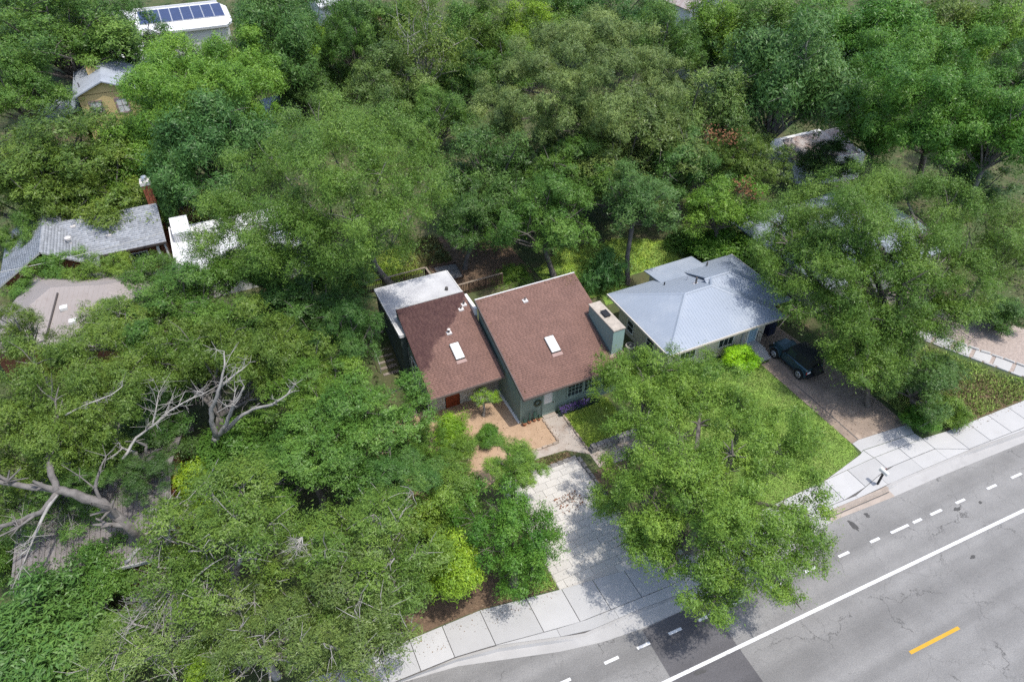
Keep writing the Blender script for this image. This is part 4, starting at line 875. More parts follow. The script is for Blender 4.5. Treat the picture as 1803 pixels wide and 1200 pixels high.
Y = thing('house','yellow stucco house with a grey gable roof and mauve window trim','house',(-8,89,0))
MB().prism([(-10.6,84.2),(-5.2,84.2),(-5.2,94),(-10.6,94)],0,5.25).build('wall','yellow_wall',Y); MB().add([(-10.6,84.2,5.2),(-5.2,84.2,5.2),(-7.9,84.2,6.35)],[(0,1,2)]).build('gable','yellow_wall',Y)
metal_roof([(-11.1,94.5,5.2),(-11.1,83.8,5.2),(-7.9,83.8,6.55),(-7.9,94.5,6.55)],Y,'grey_roof',.5,.12); metal_roof([(-4.7,83.8,5.2),(-4.7,94.5,5.2),(-7.9,94.5,6.55),(-7.9,83.8,6.55)],Y,'grey_roof',.5,.12)
window(Y,'y',84.2,-9.7,-8.7,3.3,4.4,'mauve_trim','bright_glass',2,2,fw=.16); window(Y,'y',84.2,-7.2,-6.2,3.0,4.4,'mauve_trim','bright_glass',2,2,fw=.16)
MB().prism([(-15.2,85.5),(-11.2,85.5),(-11.2,94),(-15.2,94)],0,2.7).build('wall','yellow_wall',Y)
metal_roof([(-15.4,85,2.8),(-13.0,85,2.8),(-13.0,94.4,2.8),(-15.4,94.4,2.8)],Y,'grey_roof',.6,.12); metal_roof([(-13.0,85.2,3.0),(-11.0,85.2,3.6),(-11.0,94.4,3.6),(-13.0,94.4,3.0)],Y,'metal_pale',.6,.12)
vent(Y,(-10.3,86.2,5.5),.06,.5,False,'pipe'); MB().box(-9.3,-8.5,88.4,89.6,5.9,6.6).build('dormer','yellow_wall',Y)
WM = thing('house','white flat-roofed house seen in scraps between the yellow gable and solar roof','house',(-5.5,103,0))
MB().box(-11,-1.6,97.5,107,0,3.5).build('wall','white_wall',WM); MB().box(-11.5,-1.2,97,107.5,3.5,3.75).build('roof','white_roof',WM); MB().box(-11.5,-1.2,96.9,97,3.4,3.85).build('fascia','white_roof',WM)
S = thing('house','long white house with a row of solar panels on its roof','house',(0,114,0))
MB().box(-9.5,7.9,110.4,118,0,3.9).build('wall','white_wall',S)
zs=lambda b:4.0+.13*(b-109.9)
MB().slab([(-10,109.9,4.0),(7.6,109.9,4.0),(8.6,111.2,zs(111.2)),(8.6,116.5,zs(116.5)),(7.6,118.3,zs(118.3)),(-10,118.3,zs(118.3))],.3).build('roof','white_roof',S)
MB().box(-10,7.6,118.3,118.5,zs(118.3)-.2,zs(118.3)+.25).build('parapet','white_roof',S)
for i in range(8):
    a=-3.4+1.42*i; b0,b1=113.0,117.7
    p=MB().prism([(a,b0),(a+1.38,b0),(a+1.38,b1),(a,b1)],[zs(b0)+.06]*2+[zs(b1)+.06]*2,[zs(b0)+.1]*2+[zs(b1)+.1]*2).build('solar_panel','alu',S)
    MB().prism([(a+.05,b0+.05),(a+1.33,b0+.05),(a+1.33,b1-.05),(a+.05,b1-.05)],[zs(b0)+.095]*2+[zs(b1)+.095]*2,[zs(b0)+.11]*2+[zs(b1)+.11]*2).build('cell','panel',p)
D=thing('deck','red-brown deck with square planters behind the solar roof','deck',(1,122,0))
MB().box(-4,8,119.5,126,2.2,2.6).build('floor','red_deck',D)
for x,y in ((-.9,122.5),(3.2,122.8)):
    e=MB(); e.box(x-.9,x+.9,y-.9,y-.75,2.6,3.2); e.box(x-.9,x+.9,y+.75,y+.9,2.6,3.2); e.box(x-.9,x-.75,y-.75,y+.75,2.6,3.2); e.box(x+.75,x+.9,y-.75,y+.75,2.6,3.2); e.box(x-.75,x+.75,y-.75,y+.75,2.6,2.9); e.build('planter','cap_stone',D)
SH = thing('shed','small grey-blue hipped roof peeking above the big elm','shed',(9,80,0))
MB().box(7.6,10.9,78.6,81.9,0,2.7).build('wall','white_wall',SH)
c=(9.2,80.2,3.7); Q=[(7.2,78.2,2.7),(11.2,78.2,2.7),(11.2,82.2,2.7),(7.2,82.2,2.7)]
for i in range(4): MB().slab([Q[i],Q[(i+1)%4],c],.08).build('roof','metal_pale',SH)
RS = thing('house','white house with red wooden stairs down its side','house',(24,110,0))
MB().box(20.5,26.2,106,117,0,6).build('wall','white_wall',RS); metal_roof([(20,105.5,6.0),(26.6,105.5,6.0),(26.6,117.5,6.6),(20,117.5,6.6)],RS,'white_roof',.6,.2)
stp=MB(); 
for x in (26.6,28.6):
    for y in (103.2,105.4): stp.box(x-.09,x+.09,y-.09,y+.09,0,5.2)
for z in (1.6,3.6): stp.box(26.6,28.6,103.2,105.4,z,z+.15)
for z in (2.2,2.6,4.2,4.6,5.0):
    stp.box(26.6,28.6,103.16,103.22,z,z+.1); stp.box(26.56,26.62,103.2,105.4,z,z+.1)
stp.build('stair_tower','red_deck',RS)
for i in range(9): MB().box(26.75,27.5,103.4+.2*i,103.6+.2*i,.2*i,.2*i+.06).build('stair_tread','red_deck',RS)

# ------------------------------------------------------------------ far houses on the right
def gable_house(label,a0,a1,b0,b1,ze,zr_,roof,wall,along='x',ribs=.6):
    t=thing('house',label,'house',((a0+a1)/2,(b0+b1)/2,0)); MB().box(a0+.5,a1-.5,b0+.5,b1-.5,0,ze).build('wall',wall,t)
    if along=='x':
        m=(b0+b1)/2; metal_roof([(a0,b0,ze),(a1,b0,ze),(a1,m,zr_),(a0,m,zr_)],t,roof,ribs,.12); metal_roof([(a1,b1,ze),(a0,b1,ze),(a0,m,zr_),(a1,m,zr_)],t,roof,ribs,.12)
        for x in (a0+.5,a1-.5): MB().add([(x,b0+.5,ze),(x,b1-.5,ze),(x,m,zr_-.15)],[(0,1,2)]).build('gable',wall,t)
    else:
        m=(a0+a1)/2; metal_roof([(a0,b1,ze),(a0,b0,ze),(m,b0,zr_),(m,b1,zr_)],t,roof,ribs,.12); metal_roof([(a1,b0,ze),(a1,b1,ze),(m,b1,zr_),(m,b0,zr_)],t,roof,ribs,.12)
        for y in (b0+.5,b1-.5): MB().add([(a0+.5,y,ze),(a1-.5,y,ze),(m,y,zr_-.15)],[(0,1,2)]).build('gable',wall,t)
    return t
gable_house('dark navy roofed house half hidden among far trees',59.5,73,66.5,81,3.2,4.8,'navy_roof','white_wall','y')
gable_house('far pale house whose peaked gable shows above the navy roof',68,76,84,92,5.2,7.5,'rust_roof','white_wall','y')
gable_house('far house with a small blue-grey roof among the pecans',79,88,64,72,3.4,5.0,'metal_pale','white_wall','x')
X=thing('house','house with a rusty low roof edged in white behind dark twin trunks','house',(54.5,45,0))
MB().box(50.6,58.5,42.2,48.5,0,2.8).build('wall','white_wall',X)
metal_roof([(50.2,43.2,2.9),(57.6,42.0,2.9),(58.8,46.5,3.7),(51.6,46.6,3.7)],X,'rust_roof',.5,.14); metal_roof([(48.6,41.0,2.2),(50.4,40.4,2.2),(51.0,43.0,2.8),(50.0,43.4,2.8)],X,'white_roof',.4,.1)
MB().prism([(50.1,43.12),(57.6,41.9),(57.6,42.0),(50.1,43.22)],2.7,3.0).build('fascia','white_roof',X)
V=thing('house','pale metal-roofed house glimpsed through the airy elm','house',(45,31,0))
MB().prism([(38.2,27.2),(50.5,27.2),(50.5,36),(38.2,36)],0,3.0).build('wall','cream',V)
A0,A1,B0,B1,ze,zt=37.3,51.4,26.2,37.0,3.1,4.9; hm=(B0+B1)/2
metal_roof([(A0,B0,ze),(A1,B0,ze),(A1-5,hm,zt),(A0+5,hm,zt)],V,'metal_pale',.4); metal_roof([(A0,B1,ze),(A0,B0,ze),(A0+5,hm,zt)],V,'metal_pale',.4)
metal_roof([(A1,B1,ze),(A0,B1,ze),(A0+5,hm,zt),(A1-5,hm,zt)],V,'metal_pale',.4); metal_roof([(A1,B0,ze),(A1,B1,ze),(A1-5,hm,zt)],V,'metal_pale',.4)
window(V,'y',27.2,41,42.3,1,2.2,'trim_white','glass',2,2); window(V,'y',27.2,46,47.3,1,2.2,'trim_white','glass',2,2)

# ------------------------------------------------------------------ trees
TREES = [
 (1.4,18.39,4.6,3.8,2.28,'airy','olive','greyish olive oak between the dense driveway tree and the sloping bare branches'),
 (0.1,15.21,4.4,3.49,2.09,'airy','grey','grey-green oak overhanging the lower end of the pale sidewalk'),
 (-3.76,21.55,5.6,4.16,2.5,'airy','olive','wide olive oak just beside the brick-fronted taupe metal roof'),
 (-3.53,16.78,4.2,3.02,1.81,'airy','grey','sparse grey oak below the tangle of bare twigs'),
 (-7.15,18.96,3.6,2.62,1.57,'sparse','grey','thin grey tree with dead twigs hanging in front of the brick wall'),
 (-12.63,21.85,2.6,2.95,1.77,'shrub','deep','deep green thicket below the brick wall in the lower corner'),
 (-9.65,24.78,2.0,1.7,1.57,'shrub','mid','leafy shrub against the corner of the brick wall'),
 (-9.64,20.41,1.6,1.76,1.05,'shrub','mid','low green shrub next to the broken white stones'),
 (3.35,26.34,5.0,3.57,2.2,'oak','mid','full mid-green tree standing left of the stone side wall of the brown-roofed house'),
 (0.38,24.61,4.6,3.29,1.98,'oak','mid','rounded green tree between the bare white limbs and the yard tree'),
 (4.0,22.63,4.0,2.3,1.69,'oak','deep','dark green tree over the shaded hollow beside the tan yard'),
 (1.94,28.75,5.5,2.94,1.77,'oak','fresh','yellowish green tree right of the bare white limbs'),
 (-5.77,34.05,3.6,3.29,1.98,'oak','deep','shaded tree behind the leaning grey trunk'),
 (-7.48,31.14,3.0,2.8,1.68,'oak','dark','dark tree crowding the top of the taupe metal roof'),
 (-2.55,29.12,2.2,2.7,1.62,'shrub','mid','green understory shrub in front of the bare white trunk'),
 (-5.46,28.23,1.8,1.9,1.42,'shrub','lime','bright yellow-green sapling beside the leaning grey trunk'),
 (-12.15,27.12,4.2,1.67,1.3,'sparse','mid','leafy spray growing along the heavy oak limb'),
 (-10.19,27.39,3.6,1.67,1.0,'sparse','mid','clump of leaves hanging over the taupe metal roof'),
 (-7.71,38.06,6.0,3.18,1.91,'airy','olive','olive tree covering the corner of the pinkish hipped metal roof'),
 (-12.6,39.7,6.5,2.03,2.17,'airy','olive','olive tree at the pinkish hipped roof, against the frame edge'),
 (-3.59,38.44,6.5,3.8,2.28,'oak','mid','mid-green tree below the flat white carport roof'),
 (-5.28,34.93,6.0,2.42,1.45,'airy','fresh','feathery light green tree below the pinkish hipped roof'),
 (-12.64,51.7,3.5,2.64,1.59,'oak','mid','small tree between the grey shingle gable and the pinkish roof'),
 (-8.81,49.39,3.6,2.54,1.52,'oak','fresh','small bright tree in front of the grey shingle eave'),
 (-6.02,46.94,4.2,2.4,1.44,'oak','mid','green tree against the long grey shingle roof front'),
 (2.39,36.49,5.0,4.3,2.58,'oak','deep','deep green tree under the big feathery elm, above the pale-limbed tree'),
 (4.54,31.67,6.0,2.05,2.36,'oak','deep','dark narrow tree beside the stone steps'),
 (1.3,41.0,6.0,3.2,1.92,'oak','mid','green tree at the foot of the big feathery elm'),
 (5.76,40.51,5.0,3.13,1.92,'oak','deep','dark green tree tucked under the big elm by the deck railing'),
 (-14.49,27.71,1.6,1.17,1.35,'shrub','mid','shrub cut by the frame beside the weathered taupe roof'),
 (-7.12,27.03,5.2,1.6,0.96,'oak','dark','dark leafy tree over the upper end of the taupe metal roof'),
 (-9.91,27.8,5.4,1.69,1.01,'oak','deep','dark leaves massed behind the heavy oak fork'),
 (-7.04,39.55,6.0,2.07,1.24,'oak','fresh','light green tree over the far end of the pinkish hipped roof'),
 (-12.84,28.23,5.0,1.48,0.97,'airy','olive','leafy clump above the heavy oak limb at the frame edge'),
 (11.4,28.26,1.5,0.85,0.54,'sparse','lime','spindly young tree on the tan yard in front of the red gate'),
 (10.23,21.31,3.2,1.69,1.01,'oak','fresh','small leafy tree at the top of the paver driveway with pale leaning trunk'),
 (5.2,17.46,2.4,1.51,1.74,'shrub','yell','vivid yellow-green shrub by the brown leaf mulch at the sidewalk'),
 (5.81,20.89,2.0,1.41,1.41,'shrub','fresh','light green shrub above the vivid yellow shrub'),
 (0.88,16.93,2.4,1.17,0.7,'shrub','lime','bright green shrub showing through a gap near the sidewalk oak'),
 (-5.52,17.6,2.8,1.32,0.79,'shrub','lime','bright green shrub under the dead twigs at the bottom'),
 (9.02,27.35,0.8,1.11,0.66,'palmy','lime','feathery yellow-green shrub on the tan yard'),
 (6.44,25.87,2.2,1.36,1.56,'oak','fresh','small loose tree shading the side of the tan yard farthest from the front door'),
 (7.1,24.46,1.2,1.16,0.7,'shrub','mid','mid-green shrub between the tan yard and the leaning driveway trunk'),
 (8.83,25.62,0.6,1.01,0.61,'palmy','fresh','spiky light green plant on the tan yard, nearer the street than its feathery neighbour'),
 (10.74,26.11,0.5,0.76,0.46,'shrub','pecan','round green shrub on the tan yard'),
 (7.53,22.32,1.4,1.49,0.89,'shrub','mid','green shrub beside the pale leaning trunk'),
 (5.05,25.89,1.8,1.29,1.29,'oak','mid','small tree at the shady edge of the tan yard'),
 (29.27,25.07,0.75,1.13,0.68,'shrub','neon','clipped yellow-green bush at the steps of the metal-roofed house'),
 (35.89,16.94,2.6,3.08,2.17,'oak','deep','dense green hedge tree between the dirt driveway and the paver walk'),
 (33.74,18.83,3.4,2.46,1.89,'elm','mid','drooping elm branches over the dirt driveway'),
 (35.56,15.59,0.7,1.05,0.81,'shrub','pecan','low bright bush on the corner where driveway meets sidewalk'),
 (37.6,15.48,0.7,1.21,0.85,'shrub','fresh','low olive bush beside the dry grass verge'),
 (47.69,22.06,6.0,3.35,3.85,'elm','olive','grey-green feathery tree beyond the gravel drive'),
 (48.96,20.0,1.3,1.72,1.03,'shrub','deep','dark bush at the far edge of the gravel drive'),
 (25.13,36.2,1.8,1.57,1.81,'palmy','teal','bluish tropical shrub behind the siding-clad chimney'),
 (18.86,39.35,1.0,1.59,0.95,'palmy','fresh','light feathery shrub behind the ridge of the brown roof'),
 (35.9,35.38,1.6,2.77,1.66,'shrub','pecan','bright shrub row behind the metal-roofed house'),
 (33.83,37.87,1.4,1.6,0.96,'shrub','mid','low shrub at the far end of the back lawn'),
 (19.8,46.06,7.0,4.73,4.17,'oak','deep','dark rounded tree left of the central dense grove'),
 (21.01,38.58,6.0,3.83,3.43,'oak','mid','mid-green tree directly behind the brown roof'),
 (16.55,41.74,5.6,3.05,2.71,'oak','deep','deep green tree over the leaf-strewn yard'),
 (27.26,36.48,7.2,3.23,2.58,'pecan','teal','bluish green leafy tree above the back lawn'),
 (25.86,42.63,7.0,4.25,2.55,'oak','mid','green tree in the shade below the great live oak'),
 (34.7,40.67,6.0,3.73,3.44,'oak','deep','deep green tree left of the bright light-green tree'),
 (35.15,35.99,5.0,3.29,2.59,'pecan','bright','bright light-green tree behind the metal-roofed house'),
 (31.21,44.08,7.5,5.61,3.37,'oak','grey','lower drooping side oak below the great live oak'),
 (21.88,63.48,5.0,3.4,3.07,'oak','mid','small tree by the fallen pale log'),
 (43.04,47.28,8.0,5.06,4.11,'oak','grey','olive tree between the great live oak and the tall bluish tree'),
 (40.73,40.14,6.0,3.35,2.77,'oak','olive','olive tree with rusty dead leaves near the white-roofed house'),
 (48.06,45.05,10.5,5.44,5.44,'pecan','teal','tall bluish green tree with dark twin trunks'),
 (54.47,38.78,6.5,4.15,2.97,'pecan','pecan','bright rounded tree hanging over the rusty roof corner'),
 (50.69,40.08,4.0,3.1,1.86,'oak','dark','dark tree beside the rusty roof corner'),
 (54.62,29.07,10.0,3.67,4.15,'pecan','pecan','deep green pecan at the frame edge above the feathery tree'),
 (56.08,30.48,5.0,3.77,2.26,'oak','deep','dark tree beneath the pecans'),
 (0.29,60.0,7.5,4.51,3.96,'pecan','teal','bluish green tree in front of the big bright leafy tree'),
 (-2.65,57.81,5.0,2.34,2.69,'oak','deep','dark tree right behind the brick chimney'),
 (-2.22,58.06,2.5,1.74,1.98,'shrub','rust','reddish green shrub behind the rooftop cooling unit'),
 (-10.39,63.85,7.0,5.88,3.53,'oak','olive','olive tree below the yellow gabled house'),
 (-13.96,61.56,6.5,3.83,3.3,'oak','olive','olive tree at the left frame edge beside the gable roof'),
 (-9.2,60.59,5.0,4.42,2.65,'oak','olive','olive tree overlapping the ridge of the grey shingle roof'),
 (-14.15,57.63,3.5,1.99,2.29,'oak','mid','tree at the left end of the grey shingle gable'),
 (-5.25,64.44,6.0,3.45,2.88,'pecan','bright','leafy tree under the left flank of the bright leafy tree'),
 (-15.44,84.67,7.0,4.33,4.01,'oak','mid','mid-green tree left of the yellow gabled house'),
 (-11.09,94.13,9.0,7.91,4.74,'oak','mid','broad dark tree shading the white modern roof'),
 (-5.25,96.3,9.0,4.1,3.26,'oak','deep','dark tree crossing the left end of the solar roof'),
 (-14.34,108.94,9.0,7.8,4.68,'oak','deep','dark far tree in the upper left corner'),
 (9.44,79.04,9.5,4.91,5.11,'pecan','deep','tall dark tree right of the solar roof'),
 (22.45,90.0,9.0,4.2,2.52,'oak','deep','far tree hiding the top of the white house with red stairs'),
 (27.09,86.36,9.0,4.15,2.49,'oak','mid','far tree to the side of the red stairs'),
 (16.36,83.25,4.0,3.02,2.65,'oak','mid','low tree between the yellow-green tree and the olive-grey oak'),
 (23.76,91.78,4.0,2.96,2.56,'shrub','mid','bushes at the foot of the red wooden stairs'),
 (24.48,75.18,4.0,3.88,2.39,'oak','mid','low tree behind the pale fallen log'),
 (29.22,73.83,5.0,3.24,2.87,'oak','deep','dark tree at the shaded flank of the great live oak'),
 (34.24,72.34,6.0,3.88,2.79,'oak','mid','tree peering over the shoulder of the great live oak'),
 (16.56,90.18,5.0,2.26,2.6,'shrub','lime','narrow glowing yellow-green tree beyond the elm'),
 (17.77,80.42,9.0,2.85,3.27,'oak','mid','dark tree left of the red wooden stairs'),
 (15.21,92.0,9.0,4.15,3.04,'oak','deep','far dark tree above the yellow-green one'),
 (11.47,78.2,5.0,3.43,2.73,'oak','deep','shaded tree at the foot of the yellow-green tree'),
 (19.19,70.07,7.0,4.58,3.04,'oak','grey','round olive-grey oak below the red wooden stairs'),
 (24.08,73.48,10.0,4.53,4.21,'sparse','olive','tall thin tree with bare grey branches'),
 (29.9,78.61,8.0,3.96,4.32,'oak','mid','tree between the thin bare tree and the great live oak'),
 (35.45,79.62,9.0,4.06,2.59,'oak','olive','far olive tree behind the great live oak'),
 (39.21,78.03,8.0,3.76,3.02,'pecan','lime','bright yellowish tree behind the great live oak'),
 (44.92,80.8,9.0,5.32,3.19,'oak','mid','far tree above the crown of the great live oak'),
 (50.3,76.77,9.0,5.96,3.57,'oak','deep','far dark tree right of the live oak top'),
 (50.76,67.18,9.0,4.66,3.11,'oak','mid','far tree left of the navy roof'),
 (60.25,70.62,9.0,4.29,2.58,'pecan','bright','bright tree behind the navy roof'),
 (58.65,70.2,5.0,3.53,3.15,'oak','deep','dark tree in front of the navy roof'),
 (64.72,66.29,9.5,5.08,3.05,'oak','mid','far tree beyond the pale peaked house'),
 (66.99,59.92,9.5,5.17,3.1,'pecan','pecan','far leafy tree above the small blue roof'),
 (70.58,54.91,10.0,5.31,3.19,'pecan','pecan','rounded far pecan behind the huge pecan'),
 (80.0,54.18,10.0,5.49,3.3,'oak','olive','far olive tree along the top edge'),
 (82.99,49.01,10.0,4.37,3.71,'pecan','bright','bright far tree in the upper right corner'),
 (70.99,39.01,9.0,3.24,3.24,'oak','deep','dark tree between the pecans at the frame edge'),
]
HEROES = [
 ('fr','oak','fresh','large light green live oak spreading between the paver driveway and the road',(17.51,14.72),[
   (19.17,22.65,4.80,2.44,1.47), (20.90,22.15,5.20,2.02,1.21), (18.34,24.51,3.80,1.53,0.92), (16.77,19.04,5.80,2.20,1.32), (20.32,19.20,5.80,2.28,1.37), (22.32,17.96,5.20,2.13,1.53), (15.80,15.44,6.60,2.25,1.35), (18.50,14.74,6.80,2.41,1.45), (21.51,14.26,5.80,2.09,1.80), (14.16,14.21,5.60,2.07,1.24), (15.45,12.46,6.60,2.22,1.33), (18.10,11.68,6.00,2.15,1.47), (20.62,11.79,4.80,1.47,1.47), (13.90,12.29,4.60,1.89,1.14), (15.66,10.71,5.00,1.97,1.18), (17.97,10.16,4.20,1.27,1.27), (14.90,10.49,3.60,1.13,0.68), (13.75,17.30,3.20,1.30,0.78), (12.96,14.01,4.40,1.30,1.30), (15.19,18.26,3.40,1.34,0.94), (20.49,10.55,3.80,0.93,0.93), (18.07,9.26,3.40,0.63,0.63)]),
 ('dr','oak','pecan','dense deep green tree leaning over the paved driveway edge',(8.05,16.72),[
   (8.20,18.66,3.60,1.73,1.04), (9.16,17.47,3.60,1.51,0.91), (7.26,17.27,3.20,1.62,1.12), (8.76,16.33,2.80,1.49,1.49), (7.61,16.12,2.20,1.49,0.89), (7.09,18.95,3.20,1.26,0.78), (10.08,17.08,2.60,0.90,0.90)]),
 ('elm','elm','elm','huge feathery elm behind the flat white roof',(9.98,42.34),[
   (7.53,46.89,13.00,3.31,1.99), (10.48,43.08,13.50,3.17,1.90), (12.50,40.70,12.50,2.22,2.00), (3.83,44.60,12.00,2.79,2.11), (5.88,37.62,14.00,2.94,1.76), (8.62,35.52,14.00,2.74,1.69), (1.40,42.87,10.50,2.36,2.13), (3.83,37.47,12.00,2.64,1.76), (6.30,33.87,12.50,2.51,1.65), (9.14,34.21,12.00,2.28,1.85), (0.38,41.64,8.50,2.18,1.69), (2.68,38.18,9.00,2.43,1.46), (5.61,35.56,9.50,2.36,1.42), (8.65,35.17,9.50,1.55,1.05), (4.73,36.43,11.00,1.99,1.54), (12.30,38.34,11.00,1.64,1.64), (-0.24,41.62,9.50,2.14,1.91), (-1.02,40.93,7.50,1.81,1.19), (0.93,39.83,7.60,2.16,1.30), (1.77,38.78,10.50,2.04,1.59), (3.60,37.33,11.00,1.67,1.22)]),
 ('live','oak','silver','great rounded live oak towering at the centre of the wood',(34.23,52.27),[
   (33.48,55.26,13.00,4.07,2.44), (36.34,52.15,12.50,3.76,2.36), (28.42,54.26,12.00,3.71,2.31), (25.17,54.34,10.50,2.97,2.40), (27.79,46.38,13.50,3.74,2.24), (32.50,46.12,12.00,3.67,2.35), (25.27,47.07,11.00,3.38,2.03), (28.33,44.33,11.00,3.54,2.12), (34.60,45.52,10.00,2.83,2.56), (23.37,51.64,8.50,2.91,2.04), (26.65,45.58,8.50,2.75,1.65), (40.78,51.79,10.00,2.36,2.07), (24.78,49.00,7.50,2.63,1.58)]),
 ('relm','elm','elm','large airy elm in front of the pale roofed house on the right',(37.93,17.95),[
   (39.50,28.65,9.50,2.93,1.76), (42.68,27.14,9.50,2.93,1.76), (44.39,24.69,9.00,2.50,2.03), (37.07,29.30,8.00,2.38,1.60), (36.06,24.20,10.00,2.65,1.59), (38.09,21.92,9.50,2.61,1.57), (42.15,21.19,8.00,2.00,2.00), (33.85,27.67,7.00,2.11,1.58), (32.92,25.43,5.80,2.17,1.30), (34.16,23.65,7.50,2.15,1.29), (33.05,21.80,5.00,2.32,1.39), (33.61,20.25,6.00,2.07,1.56), (39.86,19.11,6.50,1.94,1.94), (37.76,18.99,5.50,2.11,1.60), (32.89,19.68,3.60,1.76,1.06), (35.42,20.20,8.00,1.36,0.88), (31.35,23.72,5.00,1.09,0.75), (34.49,18.89,4.00,1.75,1.48), (35.96,28.30,7.00,1.96,1.44), (35.19,29.89,6.80,2.00,1.24), (35.11,25.94,7.20,1.88,1.14), (33.40,28.40,5.80,1.57,1.24), (36.09,25.46,8.50,1.84,1.36), (36.75,22.65,8.00,1.60,1.27), (36.17,19.74,5.50,1.58,1.06), (37.98,20.32,8.00,1.73,1.26)]),
 ('lo','oak','olive','spreading olive live oak with heavy limbs at the left edge',(-8.78,27.23),[
   (-10.78,33.64,8.50,2.30,1.38), (-8.44,32.53,8.50,2.30,1.38), (-6.81,32.02,7.50,1.76,1.06), (-9.90,30.52,8.50,2.31,1.38), (-7.94,29.51,7.80,1.92,1.15), (-11.76,30.80,7.50,1.91,1.23), (-9.95,29.23,7.00,1.90,1.14), (-12.03,29.21,6.00,1.63,0.98), (-8.83,28.88,6.00,1.39,0.84)]),
 ('yo','oak','olive','flat-topped yellowish live oak above the bare white limbs',(-4.52,32.00),[
   (-3.66,33.97,7.20,2.05,1.23), (-1.42,33.30,7.40,2.38,1.43), (0.71,31.62,7.20,2.20,1.32), (2.13,30.36,6.20,1.74,1.15), (-0.43,31.04,6.00,1.88,1.13), (-5.39,33.69,6.40,1.72,1.03), (1.36,28.68,5.80,1.38,0.96), (-1.21,32.23,6.40,1.90,1.14), (-4.26,33.37,5.80,1.43,0.86)]),
 ('pb','pecan','bright','big bright green leafy tree between the yellow gabled house and the elm',(-2.65,63.07),[
   (-1.42,75.75,10.00,3.01,2.42), (1.41,74.13,10.50,3.26,2.37), (5.09,75.13,10.00,3.09,2.29), (-2.89,70.77,9.00,2.60,2.31), (-0.85,65.17,10.50,3.16,2.34), (2.84,64.94,10.50,3.21,2.38), (6.54,69.71,9.50,2.42,2.42), (-3.50,65.76,8.00,2.48,2.19), (-1.64,62.84,8.50,2.88,2.05), (2.09,63.13,8.50,2.96,2.10), (5.31,65.95,8.00,2.08,2.08)]),
 ('pc','pecan','pecan','huge bright pecan filling the upper right',(60.65,36.92),[
   (58.23,43.58,12.00,3.60,2.48), (60.37,40.74,12.50,3.51,2.43), (62.40,38.13,12.00,3.22,2.68), (52.48,39.79,11.00,2.90,2.36), (50.43,34.65,12.50,3.08,2.34), (52.55,32.32,12.50,3.02,2.30), (58.37,32.80,10.50,2.31,2.31), (50.83,33.88,10.00,2.70,1.92), (51.76,31.01,10.00,2.83,2.08), (51.72,38.86,9.00,2.19,1.91), (55.50,30.68,8.50,2.26,2.00)]),
]
LIMBS = [
 ('lo',[(-8.08,25.96,0.00),(-7.78,24.92,2.50),(-7.98,24.50,4.80),(-8.75,25.61,5.60),(-9.71,26.17,6.20),(-10.42,26.45,6.50)],0.360,0.250,'pale_bark',3,0.8),
 ('lo',[(-10.42,26.45,6.50),(-11.57,26.99,6.80),(-12.77,27.74,7.00)],0.200,0.140,'pale_bark',5,0.8),
 ('lo',[(-10.30,26.29,6.50),(-10.42,27.53,7.00),(-10.41,28.37,7.30),(-10.15,28.92,7.60),(-9.82,29.56,8.00)],0.200,0.100,'pale_bark',5,0.8),
 ('lo',[(-10.34,26.29,6.40),(-11.04,25.86,6.00),(-12.00,26.12,5.60),(-13.22,26.42,5.40)],0.180,0.120,'pale_bark',4,0.7),
 ('lo',[(-10.33,26.22,6.40),(-10.97,25.65,6.00),(-11.49,24.89,5.60),(-11.76,24.84,5.20),(-12.27,24.65,5.00)],0.100,0.040,'dead_wood',5,0.6),
 ('lo',[(-8.75,25.61,5.60),(-8.82,26.03,6.20),(-8.59,26.29,6.60),(-8.30,26.52,7.00)],0.120,0.060,'pale_bark',4,0.6),
 ('yo',[(-4.35,30.78,1.20),(-3.94,29.92,3.00),(-3.69,29.35,4.00)],0.300,0.260,'dead_wood',0,0.5),
 ('yo',[(-3.69,29.35,4.00),(-3.60,29.13,5.40),(-3.41,29.09,6.20),(-2.84,28.85,7.20),(-2.44,28.88,8.00),(-2.04,29.12,8.80),(-1.90,29.59,9.20)],0.190,0.030,'dead_wood',9,0.7),
 ('yo',[(-2.56,28.94,7.60),(-1.81,29.04,8.00),(-1.17,29.09,8.30)],0.090,0.030,'dead_wood',6,0.5),
 ('yo',[(-3.59,29.20,4.10),(-2.90,28.78,5.20),(-2.43,28.63,6.20),(-2.10,28.49,6.80),(-1.50,28.44,7.60)],0.170,0.050,'dead_wood',6,0.6),
 ('yo',[(-3.46,29.28,4.10),(-2.29,28.95,5.20),(-1.48,28.61,5.80),(-0.46,27.84,6.40),(0.34,27.68,6.90),(0.70,27.84,7.10)],0.150,0.040,'dead_wood',7,0.6),
 ('elm',[(7.98,43.13,1.30),(7.93,42.75,3.50),(7.89,41.84,5.50),(7.29,40.06,8.00)],0.340,0.220,'pale_bark',0,0.5),
]
RUST = [(39.00,40.32,8.60),(38.50,41.96,8.40),(36.00,34.84,7.40)]
